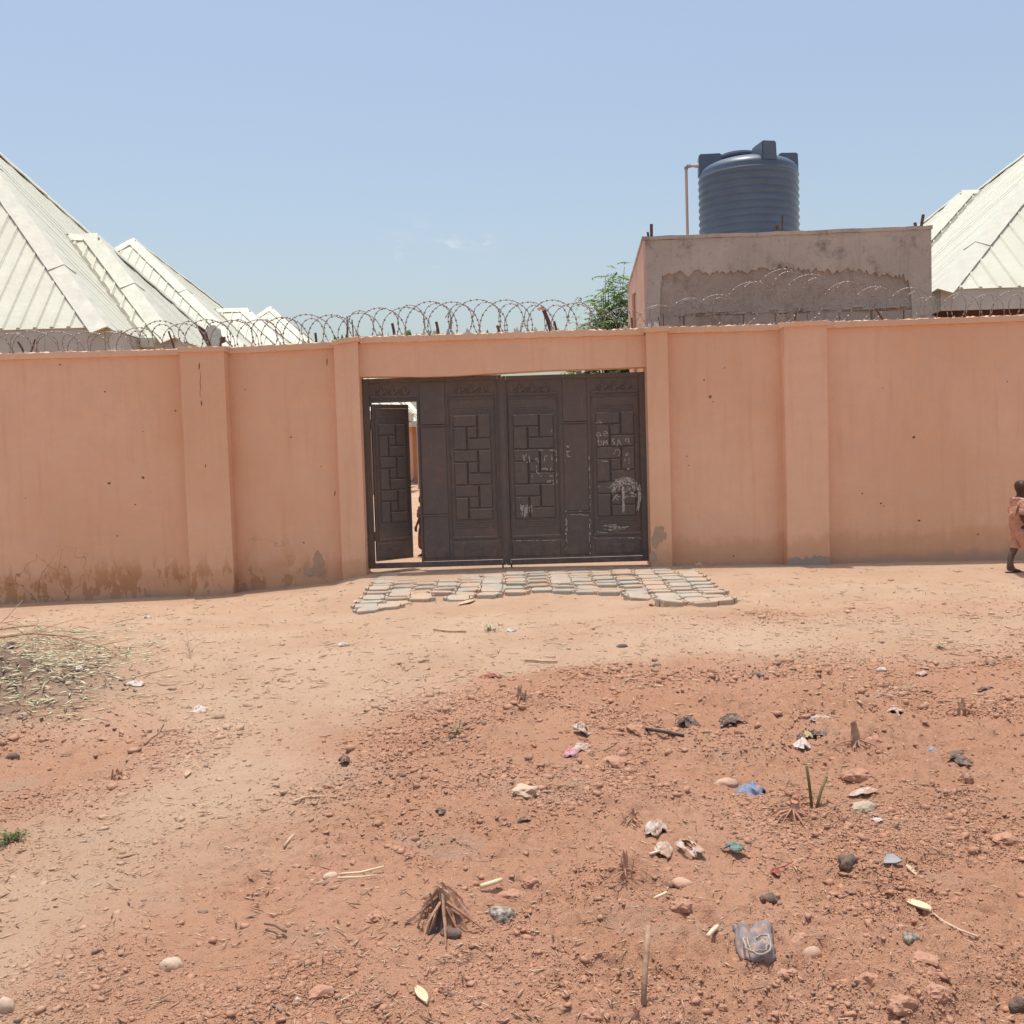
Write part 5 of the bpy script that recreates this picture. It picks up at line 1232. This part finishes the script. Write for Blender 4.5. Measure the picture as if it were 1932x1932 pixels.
stone('small white pebble on the red soil at lower left of centre', 561, 1890, 14, 10, 'white', 30)
stone('white stone on the dusty road at upper right', 1664, 1270, 22, 10, 'white', 31)
stone('brown flat lump on the dusty road left of the white stone', 1428, 1276, 30, 12, 'dung', 32, 'lump', name='lump')
stone('dark pebble pair on the dusty road, right of the paving', 1175, 1221, 24, 12, 'dung', 33)
stone('pale stone resting at the foot of the wall right of the gate', 1319, 1068, 16, 12, 'stonepale', 34)
CG = 'lumps of red earth in the foreground'
for k, (x, y, w, h, lb) in enumerate([(965,1700,56,38,'red earth lump right above the porous grey stone'),(1283,1724,56,38,'red earth lump below the smooth oval stone'),(605,1880,56,34,'flat red earth lump at lower left of centre'),
    (1640,1866,60,44,'leftmost of the big red earth lumps at lower right'),(1705,1886,64,46,'middle of the big red earth lumps at lower right'),(1772,1884,64,46,'rightmost of the big red earth lumps at lower right'),(1745,1822,76,34,'long flat brown earth lump under the grey rubble'),
    (1512,1780,48,34,'knobbly red earth lump between rag and egg-shaped stone'),(1120,1926,52,40,'red earth lump cut by the bottom edge at centre'),(1488,1850,40,22,'small curled red earth clod under the egg-shaped stone'),
    (775,1620,26,24,'red earth lump above the big root stump'),(998,1672,36,30,'square red earth lump above the yellow cane piece'),(840,1880,34,26,'small earth lump by the pale husk'),(1900,1592,60,36,'red earth lump at the right edge'),(1620,1468,58,30,'red earth lump above the concrete chunk'),
    (1825,1470,30,36,'upright red earth lump near the right edge'),(710,1738,50,30,'red earth lump left of the big root stump'),(1165,1432,60,36,'red earth lump below the pink wrapper'),(1200,1372,60,32,'red earth lump left of the first black bag'),(1655,1378,50,40,'red earth lump leaning on the right stalk stump'),
    (620,1490,26,14,'brown lump at the edge of the path, mid left'),(1360,1905,30,22,'low red earth lump below the grey rag')]):
    stone(lb, x, y, w*.9, h*.85, 'clodred', 40+k, 'earth clod', rough=.34, group=CG, name='earth_clod', smooth=False, sub=3)

# stubs of cut stalks with root collars
def stub(label, px, py, h, r, lean, roots, mat='stump', seed=0, extra=0, name='stalk_stub', cone=(.22, .42)):
    g_ = G(px, py); m_ = pxm(g_); rd = random.Random(seed); t = thing(name, label, 'stump', g_); H_ = h*m_; r_ = r*m_
    b = MB(); n_ = 6; pts = [g_+Vector((lean*H_*k/n_+rd.uniform(-.002,.002), .01*k/n_, H_*k/n_-.02)) for k in range(n_+1)]
    b.tube(pts, [r_*(1.25-.35*k/n_+(.14 if k == 3 else 0)) for k in range(n_+1)], 9)
    b.v = [(x+rd.uniform(-.16,.16)*r_, y+rd.uniform(-.16,.16)*r_, z+(rd.uniform(-.22,.16)*H_ if i_ >= 9*n_ else 0)) for i_, (x, y, z) in enumerate(b.v)]
    b.build('stem', M[mat], t)
    for k in range(roots):
        a = 2*math.pi*k/roots+rd.uniform(-.2,.2); L_ = H_*rd.uniform(.4,1.05); hs = rd.uniform(*cone); s = g_+Vector((math.cos(a)*r_*.8, math.sin(a)*r_*.8, H_*hs)); e = g_+Vector((math.cos(a)*L_, math.sin(a)*L_*1.0, -.005)); md = (s+e)/2+Vector((rd.uniform(-.1,.1)*H_,rd.uniform(-.1,.1)*H_,H_*rd.uniform(.02,.16)))
        MB().tube([s, md, e], [r_*rd.uniform(.2,.36), r_*rd.uniform(.16,.3), r_*.12], 5).build('root', M[rd.choice(['stump', 'clodred', 'clodred'])], t)
    for k in range(extra):
        x = rd.uniform(-1,1)*r_*2.4; hh_ = H_*rd.uniform(.3,.85); MB().tube([g_+Vector((x,rd.uniform(-1,1)*r_*2,-.01)), g_+Vector((x+rd.uniform(-.02,.02),0,hh_))], [r_*.34, r_*.2], 5).build('stem', M[mat], t)
    return t
stub('big cut stalk stump with splayed roots in the centre foreground', 836, 1738, 82, 11, .02, 20, 'stump', 1, 3, cone=(.35, .9))
stub('pale stalk stump with spreading roots right of the yellow-printed bag', 1617, 1392, 58, 7, -.08, 12, 'stump', 2)
stub('short pale stalk stump near the right edge', 1815, 1352, 36, 7, .03, 6, 'stump', 3, 1)
stub('cluster of thin stalk stubs in the middle of the red soil', 982, 1322, 34, 4, -.05, 7, 'stump', 4, 6)
stub('thin spiky root stub above the smooth oval stone', 1178, 1660, 60, 5, .05, 10, 'clodred', 5, 4)
stub('root clump on the red earth left of the path', 222, 1456, 26, 6, .1, 10, 'clodred', 6, 3)
stub('root-bound stub beside the green stalks', 1497, 1530, 44, 9, .1, 14, 'clodred', 7, 3)
stub('reddish root clump left above the muddy wrapper', 1192, 1526, 34, 7, .1, 12, 'clodred', 8, 4)
stub('ragged root tuft at the bottom edge by the leaning cane', 1196, 1928, 46, 8, .1, 12, 'clodred', 9, 4)
gq = G(838, 1742); m_ = pxm(gq); rm_ = random.Random(31); nh, na = 9, 40; vs = []; fs = []
for i_ in range(nh+1):
    f_ = i_/nh
    for k in range(na):
        a = 2*math.pi*k/na; rg = float(vnoise(math.cos(a)*4+9, math.sin(a)*4+f_*.8))-.5; rr = 52*m_*(1-f_)**.75*(1+.75*rg)+6*m_
        vs.append((gq.x+rr*math.cos(a)+rm_.uniform(-1,1)*1.2*m_, gq.y+.05+rr*math.sin(a)*.95, gq.z-.02+66*m_*f_*(1+.5*rg)+rm_.uniform(-1,1)*1.5*m_))
for i_ in range(nh):
    for k in range(na): fs.append((i_*na+k, i_*na+(k+1) % na, (i_+1)*na+(k+1) % na, (i_+1)*na+k))
fs.append(tuple(nh*na+k for k in range(na)))
tag(MB().add(vs, fs).build('root_mound', M['clodred'], None, False, gq), 'ridged mound of red earth bound by the roots of the big stump', 'earth mound')
# painted shade: dark flat sliver for the hollow front of the big stump
gq = G(824, 1750); m_ = pxm(gq)*.95
tag(MB().extrude([gq+Vector((-20*m_,0,.0)), gq+Vector((10*m_,0,0)), gq+Vector((14*m_,.05,66*m_)), gq+Vector((4*m_,.05,74*m_)), gq+Vector((-2*m_,.03,50*m_))], (.0, .03, 0)).build('stump_shade_sliver', M['stumpdark'], None, False, gq), 'dark sliver standing in for shade at the front of the big root stump', 'stump')
stick('tall greenish stalk sticking up left of the concrete chunk', [(1532,1522,-.01),(1528,1522,.09),(1523,1522,.175)], .0065, 'greenst')
stick('short leaning greenish stalk beside the tall one', [(1540,1521,-.01),(1550,1514,.055),(1560,1504,.088)], .0065, 'greenst')
stick('brown cane leaning in the soil at the bottom centre', [(1214,1890,-.01),(1217,1876,.05),(1221,1868,.10),(1227,1852,.165)], .0085, 'stump', 'cane', 'cane')
stick('longer of two pale straws lying left above the big stump', [(640,1653,.008),(680,1651,.010),(724,1641,.012)], .0042, 'strawp', 'straw_stalk', 'straw')
stick('shorter of two pale straws lying left above the big stump', [(636,1660,.008),(675,1660,.010),(712,1656,.010)], .0034, 'strawp', 'straw_stalk', 'straw')
stick('thick yellow cane piece above the porous grey stone', [(908,1680,.015),(928,1675,.018),(946,1669,.018)], .0085, 'strawp', 'cane', 'cane')
stick('thin crooked stick trailing from the yellow husk', [(1752,1722,.01),(1780,1745,.012),(1810,1760,.01),(1846,1772,.008)], .0035, 'straw', 'twig', 'twig')
stick('short straw piece left of the grey rag', [(1336,1773,.012),(1345,1764,.015),(1354,1756,.015)], .0075, 'strawp', 'cane', 'cane')
stick('thin straw below the left white bag', [(1226,1616,.01),(1245,1611,.012)], .005, 'strawp', 'straw_stalk', 'straw')
stick('short straw below the smooth oval stone', [(1234,1700,.01),(1258,1690,.012)], .005, 'strawp', 'straw_stalk', 'straw')
stick('pale straw on the path at middle left', [(556,1515,.008),(574,1508,.01),(604,1506,.008)], .005, 'straw', 'straw_stalk', 'straw')
stick('long straw lying across the dusty road left of centre', [(818,1189,.01),(850,1193,.012),(880,1193,.01)], .010, 'straw', 'straw_stalk', 'straw')
stick('second straw on the dusty road right of centre', [(990,1247,.01),(1024,1250,.012),(1052,1250,.01)], .010, 'straw', 'straw_stalk', 'straw')
stick('dark stick lying on the red soil left of the big stump', [(500,1750,.015),(520,1756,.02),(540,1764,.012)], .006, 'stump', 'twig', 'twig')
stick('pale chip of cane in the path at middle left', [(536,1602,.01),(548,1588,.014),(556,1580,.012)], .006, 'straw', 'cane', 'cane')
stick('black twig beneath the first black bag', [(1215,1378,.01),(1245,1386,.02),(1290,1392,.01)], .009, 'stumpdark', 'twig', 'twig')
# yellow husk: boat-shaped sheath
def husk(label, x0, y0, x1, y1, w, mat='strawp'):
    a, c = GP(x0, y0, G(x0, y0).z+.004), GP(x1, y1, G(x1, y1).z+.004); a.z = float(H(a.x, a.y))+.006; c.z = float(H(c.x, c.y))+.006; d = c-a; s = Vector((-d.y, d.x, 0)).normalized(); vs = []; fs = []; n_ = 10; m_ = pxm(a)
    for k in range(n_+1):
        f_ = k/n_; ww = w*m_*math.sin(math.pi*(.05+.9*f_))**.7; p = a+d*f_
        vs += [p-s*ww+Vector((0,0,.010)), p-s*ww*.5-Vector((0,0,-.001)), p, p+s*ww*.5+Vector((0,0,.003)), p+s*ww+Vector((0,0,.014))]
    for k in range(n_):
        for j_ in range(4): fs.append((k*5+j_, k*5+j_+1, (k+1)*5+j_+1, (k+1)*5+j_))
    o = MB().add(vs, fs).build('husk', M[mat], None, True, a); o.modifiers.new('thick', 'SOLIDIFY').thickness = .003; return tag(o, label, 'husk')
husk('pale yellow boat-shaped husk in the right foreground', 1712, 1709, 1756, 1724, 11)
husk('small husk sliver right of the slate shard', 1710, 1638, 1730, 1648, 4)
husk('frayed pale husk standing out at bottom left of centre', 785, 1866, 806, 1896, 10)
husk('brown leaf husk on the path at middle left', 350, 1467, 360, 1456, 5, 'straw')
crumple('first black plastic bag scrap, left of the two black ones', 1296, 1366, 52, 28, 'black', 60, 'bag', 'plastic_bag', 1.3, .6, None, 5)
crumple('second black plastic bag scrap, right of the two black ones', 1382, 1366, 54, 26, 'black', 61, 'bag', 'plastic_bag', 1.3, .5, None, 5)
crumple('black bag with a tail left of the root-spreading stump', 1530, 1388, 74, 22, 'black', 62, 'bag', 'plastic_bag', 1.2, .5, None, 5)
crumple('yellow and white printed label on the black bag', 1524, 1389, 18, 14, 'yellow', 63, 'label', 'printed_label', 1.2, .3)
crumple('white plastic scrap just below the yellow-printed bag', 1514, 1414, 28, 20, 'white', 64, 'plastic', 'plastic_scrap', 1.1, .6)
crumple('whitish crumpled wrapper behind the pink one', 1096, 1414, 44, 16, 'whitedirty', 65, 'wrapper', 'wrapper', 1.3, .5, None, 5)
crumple('pink wrapper on the red soil in the centre', 1077, 1425, 30, 18, 'pink', 66, 'wrapper', 'wrapper', 1.2, .5)
crumple('brown and white crumpled lump of paper above the pink wrapper', 1096, 1382, 34, 26, 'whitedirty', 67, 'paper', 'crumpled_paper', 1.5, .4, None, 5)
crumple('dark red rag on the dusty ground near the centre', 926, 1279, 44, 12, 'redcl', 68, 'cloth', 'cloth_scrap', 1.5, .5, 0, 5)
crumple('white scrap on the dusty road left of centre', 648, 1219, 26, 10, 'white', 69, 'paper', 'paper_scrap', 1.2, .4)
crumple('white wrapper with faded print right of the leaf litter', 254, 1293, 40, 16, 'white', 70, 'wrapper', 'wrapper', 1.0, .35, .3)
crumple('white torn paper on the path at middle left', 378, 1339, 30, 14, 'white', 71, 'paper', 'paper_scrap', 1.2, .5)
crumple('clear plastic scrap beside the small grass tuft on the road', 966, 1191, 22, 9, 'white', 72, 'plastic', 'plastic_scrap', 1.2, .5)
crumple('black scrap at the path edge left of centre', 649, 1442, 24, 20, 'black', 73, 'plastic', 'plastic_scrap', 1.4, .6)
crumple('small black scrap on red soil in the middle left', 832, 1526, 20, 10, 'black', 74, 'plastic', 'plastic_scrap', 1.2, .5)
crumple('small black scrap on red soil below the flat rock slab', 990, 1549, 30, 10, 'black', 75, 'plastic', 'plastic_scrap', 1.2, .5)
crumple('small black scrap on the dusty road above the black bags', 1238, 1258, 28, 8, 'black', 76, 'plastic', 'plastic_scrap', 1.3, .5)
crumple('grey crumpled foil right of the root-spreading stump', 1757, 1418, 30, 12, 'stonegrey', 77, 'foil', 'foil_scrap', 1.2, .4)
crumple('dark rag near the right edge below the foil', 1810, 1434, 52, 18, 'black', 78, 'cloth', 'cloth_scrap', 1.0, .6, None, 5)
crumple('pale torn plastic on the red soil left of the upright stump', 1550, 1352, 46, 14, 'whitedirty', 79, 'plastic', 'plastic_sheet', 1.1, .5)
crumple('white torn scrap above the root-spreading stump', 1690, 1346, 34, 16, 'whitedirty', 80, 'plastic', 'plastic_scrap', 1.2, .5)
crumple('white shell-like scrap right of the concrete chunk', 1656, 1548, 22, 8, 'white', 81, 'plastic', 'plastic_scrap', .9, .3)
crumple('pale scrap on the dusty road right of the white stone', 1740, 1272, 26, 9, 'whitedirty', 82, 'paper', 'paper_scrap', 1.2, .5)
crumple('black rag scrap near the right edge of the road', 1862, 1302, 34, 10, 'black', 83, 'plastic', 'plastic_scrap', 1.2, .6)
crumple('dark plastic bag behind the ash heap by the branches', 22, 1222, 30, 16, 'black', 84, 'bag', 'plastic_bag', 1.4, .5)
crumple('white scrap on the sandy strip near the left wall', 278, 1166, 18, 7, 'white', 85, 'paper', 'paper_scrap', 1.2, .5)
crumple('white and orange packet among the leaf litter', 150, 1278, 20, 12, 'white', 86, 'packet', 'packet', 1.2, .3)
crumple('pale grey scrap by the front left corner of the paving', 672, 1137, 12, 7, 'white', 87, 'paper', 'paper_scrap', 1.2, .4)
# green sprig at the left edge, grass tuft on the road, weeds by the paving
def sprig(label, px, py, n_, L, mat, seed, up=.5, name='green_sprig', cat='plant', wide=.35):
    g_ = G(px, py); m_ = pxm(g_); r = random.Random(seed); t = thing(name, label, cat, g_); st = MB(); lv = MB()
    for k in range(n_):
        a = r.uniform(0, 6.283); e = r.uniform(.1, up+.3); ln = L*m_*r.uniform(.5, 1); d = Vector((math.cos(a)*math.cos(e), math.sin(a)*math.cos(e), math.sin(e)))
        p0 = g_+Vector((r.uniform(-.3,.3)*L*m_, r.uniform(-.3,.3)*L*m_, .005)); st.tube([p0, p0+d*ln*.6, p0+d*ln], [.003,.002,.001], 4)
        for q in range(3):
            c = p0+d*ln*(.4+.3*q); s = d.cross(Vector((r.uniform(-.5,.5), r.uniform(-.5,.5), 1))).normalized(); dd = (d*.6+s*r.choice([-1, 1])*.8).normalized(); l2 = ln*.5; w2 = l2*wide*.5; ss = dd.cross(Vector((0,0,1))).normalized()*w2
            lv.add([c, c+dd*l2*.5+ss, c+dd*l2+Vector((0,0,-.003)), c+dd*l2*.5-ss, c+dd*l2*.5+Vector((0,0,.004))], [(0,1,4),(1,2,4),(2,3,4),(3,0,4)])
    st.build('stem', M['greenst'], t); lv.build('leaves', M[mat], t); return t
sprig('fresh green sprig lying at the left edge of the path', 20, 1588, 22, 26, 'leafg', 1, .6)
sprig('small tuft of pale grass on the dusty road below the gate', 926, 1190, 16, 22, 'leafdry', 2, .7, 'grass_tuft', 'grass', .2)
sprig('small green weed at the right front corner of the paving', 1384, 1136, 10, 16, 'leafg', 3, .5, 'weed', 'plant')
sprig('dry straw tuft on the red soil left of the thin stubs', 862, 1384, 16, 22, 'straw', 4, .7, 'straw_tuft', 'straw', .15)
sprig('pale weed bits at the right edge of the road beyond the rut', 1772, 1222, 8, 18, 'leafdry', 5, .4, 'weed', 'plant')
husk('pale dry husk against the front edge of the paving', 866, 1142, 896, 1133, 7, 'straw')
crumple('tiny red scrap between loose pavers at the front of the paving', 1229, 1139, 12, 6, 'redcl', 90, 'plastic', 'plastic_scrap', 1.6, .4)
